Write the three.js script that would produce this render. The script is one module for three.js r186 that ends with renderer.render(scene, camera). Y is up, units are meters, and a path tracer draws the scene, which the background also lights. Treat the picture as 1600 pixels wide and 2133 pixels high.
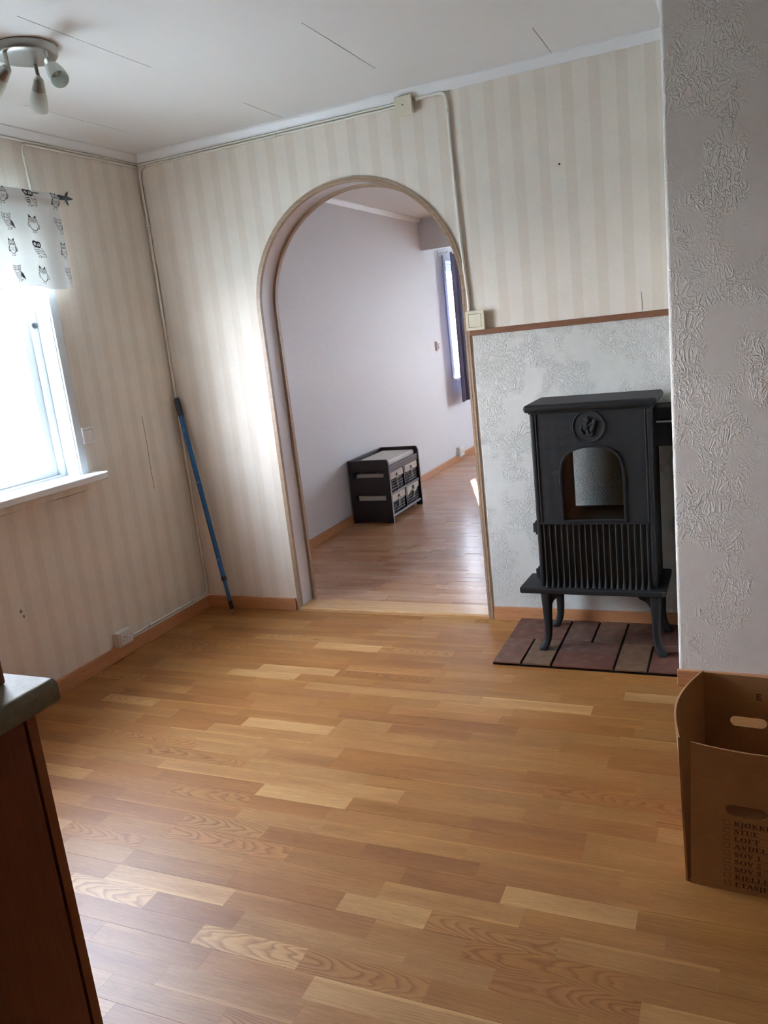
import * as THREE from 'three';
import { RoundedBoxGeometry } from 'three/addons/geometries/RoundedBoxGeometry.js';
import { mergeGeometries, mergeVertices, toCreasedNormals } from 'three/addons/utils/BufferGeometryUtils.js';

// ------------------------------------------------------------------ camera
const scene = new THREE.Scene();
const camera = new THREE.PerspectiveCamera(65.14, 1600 / 2133, 0.05, 200);
camera.rotation.order = 'YXZ';
camera.position.set(2.7156, 1.3736, 3.4553);
camera.rotation.set(-0.2191, 0.4307, -0.1108);

// ------------------------------------------------------------------ renderer, exposure
const renderer = new THREE.WebGLRenderer({ antialias: true });
renderer.toneMapping = THREE.LinearToneMapping;
renderer.toneMappingExposure = 2.7;
renderer.shadowMap.enabled = true;

// ------------------------------------------------------------------ sky (soft summer haze) and sun
{
  const w = 256, h = 128, d = new Float32Array(w * h * 4);
  for (let y = 0; y < h; y++) {
    const el = Math.max(0, ((y + 0.5) / h - 0.5) * 2);          // 0 horizon, 1 zenith
    const k = Math.pow(1 - el, 2.5);
    for (let x = 0; x < w; x++) {
      const i = (y * w + x) * 4;
      d[i] = 0.72 + 0.24 * k; d[i + 1] = 0.90 + 0.10 * k; d[i + 2] = 1.16 - 0.04 * k; d[i + 3] = 1;
    }
  }
  const t = new THREE.DataTexture(d, w, h, THREE.RGBAFormat, THREE.FloatType);
  t.mapping = THREE.EquirectangularReflectionMapping;
  t.magFilter = t.minFilter = THREE.LinearFilter; t.needsUpdate = true;
  scene.background = t;
  scene.backgroundIntensity = 17;
}
const sun = new THREE.DirectionalLight(0xfff3e2, 15);
sun.position.set(-0.36 * 12, 0.7 * 12, -0.93 * 12 - 2);
sun.target.position.set(0, 0, -2);
sun.castShadow = true;
sun.shadow.mapSize.set(2048, 2048);
Object.assign(sun.shadow.camera, { left: -9, right: 9, top: 9, bottom: -9, near: 1, far: 40 });
scene.add(sun, sun.target);

// ------------------------------------------------------------------ helpers
let seed = 7;
const rnd = () => { seed = (seed + 0x6d2b79f5) | 0; let t = Math.imul(seed ^ (seed >>> 15), 1 | seed); t = (t + Math.imul(t ^ (t >>> 7), 61 | t)) ^ t; return ((t ^ (t >>> 14)) >>> 0) / 4294967296; };
const rr = (a, b) => a + (b - a) * rnd();
const V = (x, y, z) => new THREE.Vector3(x, y, z);
const hash = (x, y, s) => { let n = Math.imul(x, 374761393) + Math.imul(y, 668265263) + Math.imul(s, 1274126177); n = Math.imul(n ^ (n >>> 13), 1274126177); return ((n ^ (n >>> 16)) >>> 0) / 4294967296; };
function noise(x, y, px, py, s = 0) {                            // value noise repeating every px, py cells
  const xi = Math.floor(x), yi = Math.floor(y), f = x - xi, g = y - yi;
  const u = f * f * (3 - 2 * f), v = g * g * (3 - 2 * g), m = (a, n) => ((a % n) + n) % n;
  const a = hash(m(xi, px), m(yi, py), s), b = hash(m(xi + 1, px), m(yi, py), s), c = hash(m(xi, px), m(yi + 1, py), s), e = hash(m(xi + 1, px), m(yi + 1, py), s);
  return a + (b - a) * u + (c - a) * v + (a - b - c + e) * u * v;
}
function texture(w, h, fn, srgb = true) {                        // fn(u, v) -> [r, g, b] 0..255, v upward
  const d = new Uint8Array(w * h * 4);
  for (let y = 0; y < h; y++) for (let x = 0; x < w; x++) {
    const c = fn(x / w, y / h, x, y), i = (y * w + x) * 4;
    d[i] = c[0]; d[i + 1] = c[1]; d[i + 2] = c[2]; d[i + 3] = 255;
  }
  const t = new THREE.DataTexture(d, w, h, THREE.RGBAFormat);
  t.wrapS = t.wrapT = THREE.RepeatWrapping; t.magFilter = THREE.LinearFilter; t.minFilter = THREE.LinearMipmapLinearFilter; t.generateMipmaps = true;
  if (srgb) t.colorSpace = THREE.SRGBColorSpace;
  t.needsUpdate = true;
  return t;
}
const grey = (v) => { const k = Math.max(0, Math.min(255, v * 255)); return [k, k, k]; };
const hex = (s) => [parseInt(s.slice(1, 3), 16), parseInt(s.slice(3, 5), 16), parseInt(s.slice(5, 7), 16)];
const lerp = (a, b, t) => a.map((v, i) => v + (b[i] - v) * t);
function canvasTexture(w, h, draw) {
  const c = document.createElement('canvas'); c.width = w; c.height = h;
  draw(c.getContext('2d'), w, h);
  const t = new THREE.CanvasTexture(c); t.colorSpace = THREE.SRGBColorSpace; t.wrapS = t.wrapT = THREE.RepeatWrapping; t.anisotropy = 8;
  return t;
}
const std = (o) => new THREE.MeshStandardMaterial(o);
const repeat = (t, sx, sy = sx, ox = 0, oy = 0) => { t.repeat.set(1 / sx, 1 / sy); t.offset.set(ox, oy); return t; };   // texture covering sx by sy metres

function worldUV(g, swap = false) {                              // uv in metres from the direction each face looks
  g = g.index ? g.toNonIndexed() : g;
  const p = g.attributes.position, uv = new Float32Array(p.count * 2), a = V(), b = V(), c = V(), n = V();
  for (let i = 0; i < p.count; i += 3) {
    a.fromBufferAttribute(p, i); b.fromBufferAttribute(p, i + 1); c.fromBufferAttribute(p, i + 2);
    n.copy(b).sub(a).cross(c.clone().sub(a));
    const x = Math.abs(n.x), y = Math.abs(n.y), z = Math.abs(n.z);
    [a, b, c].forEach((q, k) => {
      const t = x >= y && x >= z ? [q.z, q.y] : y >= z ? [q.x, q.z] : [q.x, q.y];
      uv[(i + k) * 2] = swap ? t[1] : t[0]; uv[(i + k) * 2 + 1] = swap ? t[0] : t[1];
    });
  }
  g.setAttribute('uv', new THREE.BufferAttribute(uv, 2));
  return g;
}
const plain = (g) => { g = g.index ? g.toNonIndexed() : g.clone(); for (const k of Object.keys(g.attributes)) if (!['position', 'normal', 'uv'].includes(k)) g.deleteAttribute(k); g.clearGroups(); return g; };
const join = (list) => mergeGeometries(list.map(plain));
const box = (x0, x1, y0, y1, z0, z1) => worldUV(new THREE.BoxGeometry(x1 - x0, y1 - y0, z1 - z0).translate((x0 + x1) / 2, (y0 + y1) / 2, (z0 + z1) / 2));
const rbox = (x0, x1, y0, y1, z0, z1, r = 0.003, seg = 2) => worldUV(new RoundedBoxGeometry(x1 - x0, y1 - y0, z1 - z0, seg, Math.min(r, (x1 - x0) / 2.01, (y1 - y0) / 2.01, (z1 - z0) / 2.01)).translate((x0 + x1) / 2, (y0 + y1) / 2, (z0 + z1) / 2));
function tube(pts, r, seg = 40, rad = 8, closed = false, tension = 0.5) {
  const c = new THREE.CatmullRomCurve3(pts.map((p) => V(...p)), closed, 'centripetal', tension);
  const g = [new THREE.TubeGeometry(c, seg, r, rad, closed)];
  if (!closed) {
    for (const [t, s] of [[0, -1], [1, 1]]) {
      const cap = new THREE.CircleGeometry(r, rad), d = c.getTangentAt(t).multiplyScalar(s);
      cap.applyQuaternion(new THREE.Quaternion().setFromUnitVectors(V(0, 0, 1), d)); cap.translate(...c.getPointAt(t).toArray()); g.push(cap);
    }
  }
  return join(g);
}
function bar(a, b, r, rad = 12, r2 = r) {                          // straight rod between two points
  const A = V(...a), B = V(...b), d = B.clone().sub(A);
  const g = new THREE.CylinderGeometry(r2, r, d.length(), rad);
  g.applyQuaternion(new THREE.Quaternion().setFromUnitVectors(V(0, 1, 0), d.clone().normalize()));
  return g.translate(...A.add(B).multiplyScalar(0.5).toArray());
}
function aim(g, a, d) { return g.applyQuaternion(new THREE.Quaternion().setFromUnitVectors(V(0, 1, 0), V(...d).normalize())).translate(...a); }
const lathe = (pts, seg = 32) => new THREE.LatheGeometry(pts.map((p) => new THREE.Vector2(...p)), seg);
function extrude(shape, depth, bevel = 0, seg = 2, curve = 24) {
  return new THREE.ExtrudeGeometry(shape, { depth, bevelEnabled: bevel > 0, bevelThickness: bevel, bevelSize: bevel, bevelOffset: -bevel, bevelSegments: seg, curveSegments: curve });
}
const poly = (pts) => { const s = new THREE.Shape(); pts.forEach(([x, y], i) => (i ? s.lineTo(x, y) : s.moveTo(x, y))); s.closePath(); return s; };
const rect = (x0, x1, y0, y1, T = THREE.Shape) => { const s = new T(); s.moveTo(x0, y0); s.lineTo(x1, y0); s.lineTo(x1, y1); s.lineTo(x0, y1); s.closePath(); return s; };
function roundRect(x0, x1, y0, y1, r, T = THREE.Shape) {
  const s = new T();
  s.moveTo(x0 + r, y0); s.lineTo(x1 - r, y0); s.absarc(x1 - r, y0 + r, r, -Math.PI / 2, 0); s.lineTo(x1, y1 - r); s.absarc(x1 - r, y1 - r, r, 0, Math.PI / 2);
  s.lineTo(x0 + r, y1); s.absarc(x0 + r, y1 - r, r, Math.PI / 2, Math.PI); s.lineTo(x0, y0 + r); s.absarc(x0 + r, y0 + r, r, Math.PI, Math.PI * 1.5);
  return s;
}
function sheet(nu, nv, fn, t) {                                   // curved sheet of thickness t, fn(u, v) -> [x, y, z]
  const pos = [], uv = [], P = [], N = [];
  for (let j = 0; j <= nv; j++) for (let i = 0; i <= nu; i++) {
    const u = i / nu, v = j / nv, e = 1e-3, p = V(...fn(u, v));
    const du = V(...fn(Math.min(1, u + e), v)).sub(V(...fn(Math.max(0, u - e), v))), dv = V(...fn(u, Math.min(1, v + e))).sub(V(...fn(u, Math.max(0, v - e))));
    const n = du.cross(dv).normalize(); P.push(p); N.push(n);
  }
  const at = (i, j, s) => { const k = j * (nu + 1) + i; return P[k].clone().addScaledVector(N[k], s * t / 2); };
  const quad = (a, b, c, d, q) => { for (const k of [0, 1, 2, 0, 2, 3]) { const p = [a, b, c, d][k]; pos.push(p.x, p.y, p.z); uv.push(...q[k]); } };
  for (let j = 0; j < nv; j++) for (let i = 0; i < nu; i++) {
    const q = [[i / nu, j / nv], [(i + 1) / nu, j / nv], [(i + 1) / nu, (j + 1) / nv], [i / nu, (j + 1) / nv]];
    quad(at(i, j, 1), at(i + 1, j, 1), at(i + 1, j + 1, 1), at(i, j + 1, 1), q);
    quad(at(i, j, -1), at(i, j + 1, -1), at(i + 1, j + 1, -1), at(i + 1, j, -1), [q[0], q[3], q[2], q[1]]);
  }
  for (let i = 0; i < nu; i++) {
    const q = [[i / nu, 0], [(i + 1) / nu, 0], [(i + 1) / nu, 0], [i / nu, 0]];
    quad(at(i, 0, -1), at(i + 1, 0, -1), at(i + 1, 0, 1), at(i, 0, 1), q);
    quad(at(i, nv, 1), at(i + 1, nv, 1), at(i + 1, nv, -1), at(i, nv, -1), q.map(([a]) => [a, 1]));
  }
  for (let j = 0; j < nv; j++) {
    const q = [[0, j / nv], [0, j / nv], [0, (j + 1) / nv], [0, (j + 1) / nv]];
    quad(at(0, j, -1), at(0, j, 1), at(0, j + 1, 1), at(0, j + 1, -1), q);
    quad(at(nu, j, 1), at(nu, j, -1), at(nu, j + 1, -1), at(nu, j + 1, 1), q.map(([, b]) => [1, b]));
  }
  let g = new THREE.BufferGeometry();
  g.setAttribute('position', new THREE.BufferAttribute(new Float32Array(pos), 3));
  g.setAttribute('uv', new THREE.BufferAttribute(new Float32Array(uv), 2));
  return toCreasedNormals(g, 0.7);
}
const used = {};
function numbered(n) { const k = used[n] = (used[n] ?? -1) + 1; return k ? n + '_' + String(k).padStart(3, '0') : n; }
function mesh(name, geo, mat, parent = scene) {
  const m = new THREE.Mesh(geo, mat);
  m.name = parent === scene ? numbered(name) : childName(parent, name);
  m.castShadow = m.receiveShadow = true;
  parent.add(m);
  return m;
}
function childName(parent, n) { const c = parent.userData_names ??= {}; const k = c[n] = (c[n] ?? -1) + 1; return k ? n + '_' + String(k).padStart(3, '0') : n; }
function tag(o, label, category, group) { o.userData.label = label; o.userData.category = category; if (group) o.userData.group = group; return o; }
function thing(name, label, category, pos = [0, 0, 0], turn = 0, group) {
  const g = new THREE.Group(); g.name = numbered(name); g.position.set(...pos); g.rotation.y = turn; scene.add(g);
  return tag(g, label, category, group);
}
function struct(name, geo, mat, parent = scene) { const m = mesh(name, geo, mat, parent); if (parent === scene) m.userData.kind = 'structure'; return m; }
function structGroup(name) { const g = new THREE.Group(); g.name = numbered(name); g.userData.kind = 'structure'; scene.add(g); return g; }
function copy(src, pos, turn, label) {
  const o = src.clone(); o.name = numbered(src.name.replace(/_\d+$/, '')); o.position.set(...pos); o.rotation.y = turn; scene.add(o);
  if (label) o.userData.label = label;
  return o;
}

// ------------------------------------------------------------------ materials
const H = 2.35;
const WP_LIGHT = hex('#e7dfd1'), WP_DARK = hex('#e0d6c6');
const wallpaperTex = texture(1024, 1024, (u, v) => {               // one drop: 0.52 m, five pairs of stripes
  const p = ((u * 5) % 1), edge = 0.56 + 0.012 * (noise(v * 60, 3, 60, 9, 4) - 0.5);
  const s = THREE.MathUtils.smoothstep(p, edge - 0.03, edge + 0.03) * (1 - THREE.MathUtils.smoothstep(p, 0.955, 0.995)) + (p < 0.012 ? 0.35 : 0);
  const weave = noise(u * 260, v * 90, 260, 90, 1) * 0.5 + noise(u * 90, v * 300, 90, 300, 2) * 0.5, patch = noise(u * 14, v * 9, 14, 9, 3);
  return lerp(WP_LIGHT, WP_DARK, s).map((c) => c + (weave - 0.5) * 9 + (patch - 0.5) * 5);
});
const wallpaperBump = texture(512, 512, (u, v) => grey(0.5 + 0.35 * (noise(u * 140, v * 50, 140, 50, 5) - 0.5) + 0.35 * (noise(u * 50, v * 140, 50, 140, 6) - 0.5)), false);
repeat(wallpaperTex, 0.52, 0.52, -0.157 / 0.52 + 1, 0); repeat(wallpaperBump, 0.26);
const M = {};
M.wallpaper = std({ map: wallpaperTex, bumpMap: wallpaperBump, bumpScale: 0.0006, roughness: 0.62 });

const plasterBump = texture(2048, 2048, (u, v) => {               // trowelled plaster with raised dribbles, 1.1 m
  const wx = noise(u * 40, v * 40, 40, 40, 11) - 0.5, wy = noise(u * 40, v * 40, 40, 40, 12) - 0.5;
  const a = noise(u * 220 + wx * 4, v * 130 + wy * 3.4, 220, 130, 13), b = noise(u * 330 + wx * 5, v * 230 + wy * 5, 330, 230, 14);
  const ridge = 1 - Math.min(1, Math.abs(a - 0.5) * 7), blob = THREE.MathUtils.smoothstep(b, 0.62, 0.8);
  const mask = THREE.MathUtils.smoothstep(noise(u * 11, v * 9, 11, 9, 15) * 0.6 + noise(u * 31, v * 27, 31, 27, 16) * 0.4, 0.28, 0.58);
  const lo = noise(u * 18, v * 16, 18, 16, 17);
  return grey(0.18 + 0.22 * lo + mask * (0.36 * Math.max(0, ridge) + 0.22 * blob) + 0.03 * noise(u * 700, v * 700, 700, 700, 18));
}, false);
repeat(plasterBump, 1.1);
const plasterBump2 = plasterBump.clone(); plasterBump2.needsUpdate = true; repeat(plasterBump2, 1.4, 1.4, 0.37, 0.21);
const plasterTex = texture(1024, 1024, (u, v) => { const n = noise(u * 9, v * 9, 9, 9, 21) * 0.6 + noise(u * 60, v * 60, 60, 60, 22) * 0.4; return lerp(hex('#eceae3'), hex('#e2dfd6'), n); });
repeat(plasterTex, 1.3);
M.plaster = std({ color: 0xe6e8e8, map: plasterTex, bumpMap: plasterBump, bumpScale: 0.006, roughness: 0.85 });
M.chimney = std({ map: plasterTex, bumpMap: plasterBump2, bumpScale: 0.0032, roughness: 0.85 });

const paintBump = texture(512, 512, (u, v) => grey(0.5 + 0.4 * (noise(u * 60, v * 60, 60, 60, 31) - 0.5) + 0.3 * (noise(u * 12, v * 9, 12, 9, 32) - 0.5)), false); repeat(paintBump, 0.6);
M.whiteWall = std({ color: 0xdadbde, bumpMap: paintBump, bumpScale: 0.0012, roughness: 0.6 });
M.ceiling = std({ color: 0xe2e2de, roughness: 0.38 });
M.whitePaint = std({ color: 0xe9ebea, roughness: 0.35 });
M.windowPaint = std({ color: 0xd3dadd, roughness: 0.4 });
M.jamb = std({ color: 0xdedce0, roughness: 0.4 });
M.cable = std({ color: 0xe8e4d8, roughness: 0.45 });
M.cream = std({ color: 0xddd6bd, roughness: 0.35 });
M.whitePlastic = std({ color: 0xe4e2dc, roughness: 0.3 });
M.dark = std({ color: 0x15151a, roughness: 0.6 });
M.brushed = std({ color: 0xb4b4ae, metalness: 1, roughness: 0.32 });
M.frosted = new THREE.MeshPhysicalMaterial({ color: 0xe9eee8, roughness: 0.55, transmission: 0.35, thickness: 0, ior: 1.45 });
M.glass = new THREE.MeshPhysicalMaterial({ color: 0xffffff, roughness: 0.02, transmission: 1, thickness: 0, ior: 1.5 });

// ---- wood: an atlas of 16 strips, each 1 m of a 66 mm oak stave; strips 0-9 straight grain, 10-15 with cathedral figure
const STRIPS = 16;
const oakTex = texture(2048, 1024, (u, v) => {
  const k = Math.floor(v * STRIPS), w = v * STRIPS - k;                        // w across the stave
  let g;
  const fine = noise(u * 26, w * 42, 26, 42, 40 + k) * 0.6 + noise(u * 70, w * 60, 70, 60, 60 + k) * 0.4;
  const slow = noise(u * 5, w * 2.2, 5, 9, 80 + k);
  if (k < 10) {
    const q = w * (5 + (k % 4) * 2) + 1.4 * noise(u * 3, w * 1.5, 3, 5, 90 + k) + 0.25 * noise(u * 16, w * 3, 16, 5, 91 + k);
    const ring = Math.pow(0.5 + 0.5 * Math.sin(q * 6.283), 2);
    const pale = k % 3 === 0 ? 0.3 * (1 - THREE.MathUtils.smoothstep(w + 0.14 * (noise(u * 3, 2, 3, 5, 92 + k) - 0.5), 0.1, 0.2)) * THREE.MathUtils.smoothstep(noise(u * 3, 4, 3, 5, 93 + k), 0.4, 0.5) : 0;   // sapwood along one edge
    g = 0.36 * fine + 0.24 * slow + 0.07 * ring - pale;
  } else {
    const dw = w - 0.5 + 0.34 * (noise(u * 5, 1, 5, 3, 95 + k) - 0.5), dir = k % 2 ? 1 : -1;      // nested flames running along the stave
    const q = u * (16 + 3 * (k % 3)) + dir * 11 * dw * dw + 2.6 * noise(u * 6, w * 2.2, 6, 9, 100 + k) + 0.8 * noise(u * 22, w * 6, 22, 9, 120 + k);
    const f = q - Math.floor(q), ring = f < 0.8 ? Math.pow(f / 0.8, 3) : 1 - (f - 0.8) / 0.2;
    g = 0.22 * fine + 0.12 * slow + (0.3 + 0.3 * noise(u * 4, w * 2, 4, 9, 110 + k)) * ring;
  }
  const pore = 0.1 * THREE.MathUtils.smoothstep(noise(u * 60, w * 70, 60, 70, 130 + k), 0.72, 0.95);
  return lerp(hex('#ffffff'), hex('#a08260'), Math.min(1, Math.max(0, g * 1.05 + pore - 0.1)));
});
M.oak = std({ map: oakTex, vertexColors: true, roughness: 0.44, bumpMap: oakTex, bumpScale: 0.00008 });
M.oakGap = std({ color: 0x4a2d19, roughness: 0.9 });
function grainMat(color, dark, sx, sy, along = 'u', rough = 0.5, seedN = 150) {
  const t = texture(512, 256, (u, v) => {
    const g = 0.5 * noise(u * 20, v * 60, 20, 60, seedN) + 0.3 * noise(u * 60, v * 120, 60, 120, seedN + 1) + 0.2 * noise(u * 4, v * 7, 4, 7, seedN + 2);
    return lerp(hex(color), hex(dark), Math.min(1, Math.max(0, (g - 0.25) * 1.5)));
  });
  repeat(t, sx, sy);
  if (along === 'v') { t.rotation = Math.PI / 2; }
  return std({ map: t, roughness: rough });
}
M.beech = grainMat('#cc9468', '#b0754a', 0.8, 0.09, 'u', 0.42, 150);
M.trimWood = grainMat('#b29a80', '#8a7159', 0.7, 0.06, 'u', 0.4, 160);
M.ledge = grainMat('#8d6449', '#704b35', 0.7, 0.06, 'u', 0.45, 170);
M.thresholdWood = grainMat('#d2a878', '#b08454', 0.8, 0.07, 'u', 0.25, 180);

// ------------------------------------------------------------------ the setting: walls, ceiling, floor
// near room: x 0..3.9, z 0..4.9; far room: x 0.03..4.3, z -0.14..-6.1
const WT = 0.13;                                                     // outer wall thickness
const hole = (s, x0, x1, y0, y1) => s.holes.push(rect(x0, x1, y0, y1, THREE.Path));
const W1 = { z0: 0.755, z1: 1.78, y0: 0.88, y1: 2.03 };             // window over the sill, near room
const W2 = { z0: -5.75, z1: -4.47, y0: 0.84, y1: 2.0 };             // window in the far room, same outer wall
const W3 = { x0: 1.7, x1: 2.65, y0: 0.84, y1: 2.0 };                 // window in the end wall of the far room
// a wall in the yz plane facing +x, from x0 to x1 (thickness)
function wallX(name, xin, thick, z0, z1, mat, holes = [], y0 = -0.1, y1 = H + 0.1) {
  const s = rect(-z1, -z0, y0, y1); holes.forEach((w) => hole(s, -w.z1, -w.z0, w.y0, w.y1));
  const g = extrude(s, thick).rotateY(Math.PI / 2).translate(thick > 0 ? xin - thick : xin, 0, 0);
  return struct(name, worldUV(g), mat);
}
function wallZ(name, zfront, thick, x0, x1, mat, shapeHoles = [], y0 = -0.1, y1 = H + 0.1) {
  const s = rect(x0, x1, y0, y1); shapeHoles.forEach((h) => s.holes.push(h));
  return struct(name, worldUV(extrude(s, thick, 0, 1, 48).translate(0, 0, zfront - thick)), mat);
}
const wallLeft = wallX('wall_left', 0, WT, -0.07, 5.1, M.wallpaper, [W1]);
wallX('wall_far_left', 0.03, WT + 0.03, -6.3, -0.07, M.whiteWall, [W2]);
// archway through the back wall
const AX = 1.106, AR = 0.528, AY = 1.53;
function archWall(name, zfront, x0, x1, mat) {
  const s = new THREE.Shape(), r = AR - 0.008, b = -0.02, t = H + 0.1;
  s.moveTo(x0, b); s.lineTo(AX - r, b); s.lineTo(AX - r, AY); s.absarc(AX, AY, r, Math.PI, 0, true); s.lineTo(AX + r, b); s.lineTo(x1, b); s.lineTo(x1, t); s.lineTo(x0, t); s.closePath();
  return struct(name, worldUV(extrude(s, 0.07, 0, 1, 48).translate(0, 0, zfront - 0.07)), mat);
}
const wallBack = archWall('wall_back', 0, -0.005, 4.0, M.wallpaper);
archWall('wall_far_front', -0.07, 0.0, 4.4, M.whiteWall);
wallZ('wall_far_end', -6.1, WT, -0.2, 4.6, M.whiteWall, [rect(W3.x0, W3.x1, W3.y0, W3.y1, THREE.Path)]);
wallX('wall_far_right', 4.5, 0.2, -6.3, -0.07, M.whiteWall);
M.kitchenWall = std({ color: 0x68543f, roughness: 0.7 });
wallX('wall_right', 4.1, 0.2, -0.07, 5.1, M.kitchenWall);
wallZ('wall_front', 5.1, 0.2, -WT, 4.1, M.kitchenWall);
struct('wall_chimney', rbox(2.5, 3.92, -0.02, H + 0.02, -0.03, 0.563, 0.012, 4), M.chimney);
// plaster field behind the stove, under the brown lath
mesh('plaster_field', rbox(1.647, 2.51, -0.01, 1.325, -0.02, 0.006, 0.004), M.plaster, wallBack);
// cracks of the wallpaper seam on the left wall: curled paper edges standing off the wall
{
  const crack = M.cable.clone(); crack.color.set(0x7d6f5c);
  mesh('paper_seam', tube([[0.0005, 1.10, 0.283], [0.001, 0.97, 0.281], [0.001, 0.85, 0.285], [0.0005, 0.73, 0.283]], 0.0011, 30, 6), crack, wallLeft);
  mesh('paper_seam', tube([[0.0005, 0.825, 0.72], [0.001, 0.822, 0.85], [0.001, 0.826, 1.0], [0.0005, 0.823, 1.25]], 0.0012, 30, 6), crack, wallLeft);
  mesh('paper_tear', new THREE.SphereGeometry(0.006, 8, 6).scale(0.3, 1.2, 1).translate(0.0005, 0.42, 1.215), crack, wallLeft);
  mesh('paper_tear', new THREE.SphereGeometry(0.005, 8, 6).scale(0.3, 1.4, 0.7).translate(0.0005, 0.395, 1.205), crack, wallLeft);
  mesh('paper_seam', tube([[2.359, 1.348, 0.0005], [2.36, 1.38, 0.001], [2.358, 1.42, 0.0005]], 0.001, 10, 6), crack, wallBack);
}
const roofMat = std({ color: 0xb8b4aa, roughness: 0.9 });
// ceilings: boards 1.2 m x 0.58 m, short joints open, long joints tight
struct('roof_eaves', box(-0.36, -WT, 2.42, 2.56, -7, 6), M.whitePaint);
const ceilNear = struct('ceiling', box(-WT, 4.1, H + 0.014, H + 0.16, -0.07, 5.1), roofMat);
{
  let row = 0;
  for (let z = -0.22; z < 4.9; z += 0.58, row++) {
    for (let x = (row % 2 ? 0.263 : 0.865) - 1.2; x < 4.0; x += 1.2) {
      const x0 = Math.max(x + 0.0016, -0.01), x1 = Math.min(x + 1.2 - 0.0016, 3.91), z0 = Math.max(z, -0.01), z1 = Math.min(z + 0.58, 4.91);
      if (x1 - x0 < 0.02) continue;
      mesh('ceiling_panel', rbox(x0, x1, H, H + 0.014, z0, z1, 0.0004, 1), M.ceiling, ceilNear);
    }
  }
}
const ceilFar = struct('ceiling', box(-WT, 4.5, H, H + 0.16, -6.34, -0.07), M.ceiling);
struct('trim', box(0.02, 4.31, 2.07, H + 0.01, -3.95, -3.84), M.whiteWall);   // dropped beam across the far room

// floors: oak three-strip parquet, every stave a piece
const floorNear = struct('floor', box(-WT, 4.1, -0.12, -0.012, -0.07, 5.1), M.oakGap);
const floorFar = struct('floor', box(-WT, 4.5, -0.12, -0.012, -6.34, -0.07), M.oakGap);
function staveGeo(x0, x1, z0, z1, color, strip, off, drop = 0, tilt = 0) {
  const g = new THREE.BoxGeometry(x1 - x0, 0.012, z1 - z0).toNonIndexed();
  // a hair of chamfer: pull the top corners in
  const p = g.attributes.position, n = p.count, uv = new Float32Array(n * 2), col = new Float32Array(n * 3);
  const hx = (x1 - x0) / 2, hz = (z1 - z0) / 2, flip = off > 0.5;
  for (let i = 0; i < n; i++) {
    const x = p.getX(i), z = p.getZ(i), y = p.getY(i);
    uv[i * 2] = off + (flip ? -x : x);
    uv[i * 2 + 1] = (strip + 0.04 + 0.92 * (0.5 + (flip ? -1 : 1) * z / (2 * hz))) / STRIPS;
    col[i * 3] = color[0]; col[i * 3 + 1] = color[1]; col[i * 3 + 2] = color[2];
    p.setXYZ(i, x, y + tilt * (x / hx), z);
  }
  g.setAttribute('uv', new THREE.BufferAttribute(uv, 2)); g.setAttribute('color', new THREE.BufferAttribute(col, 3));
  g.translate((x0 + x1) / 2, -0.006 - drop, (z0 + z1) / 2);
  return g;
}
const lin = (s) => { const c = new THREE.Color(s); return [c.r, c.g, c.b]; };
const OAK = ['#b17e45', '#ad7840', '#b5824a', '#a97339', '#b8874f', '#a56e36', '#b07c43', '#ac773d', '#ae7840', '#aa753f'].map(lin);
const PALE = lin('#c89a62'), TAN = lin('#a36c38');
const FARWOOD = ['#c79a76', '#c0906b', '#cca27e', '#ba8a66', '#cfa581', '#c49470'].map(lin);
const P = 0.066, Z0 = 1.983;                                        // stave width; a joint lies at z = 1.983
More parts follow.
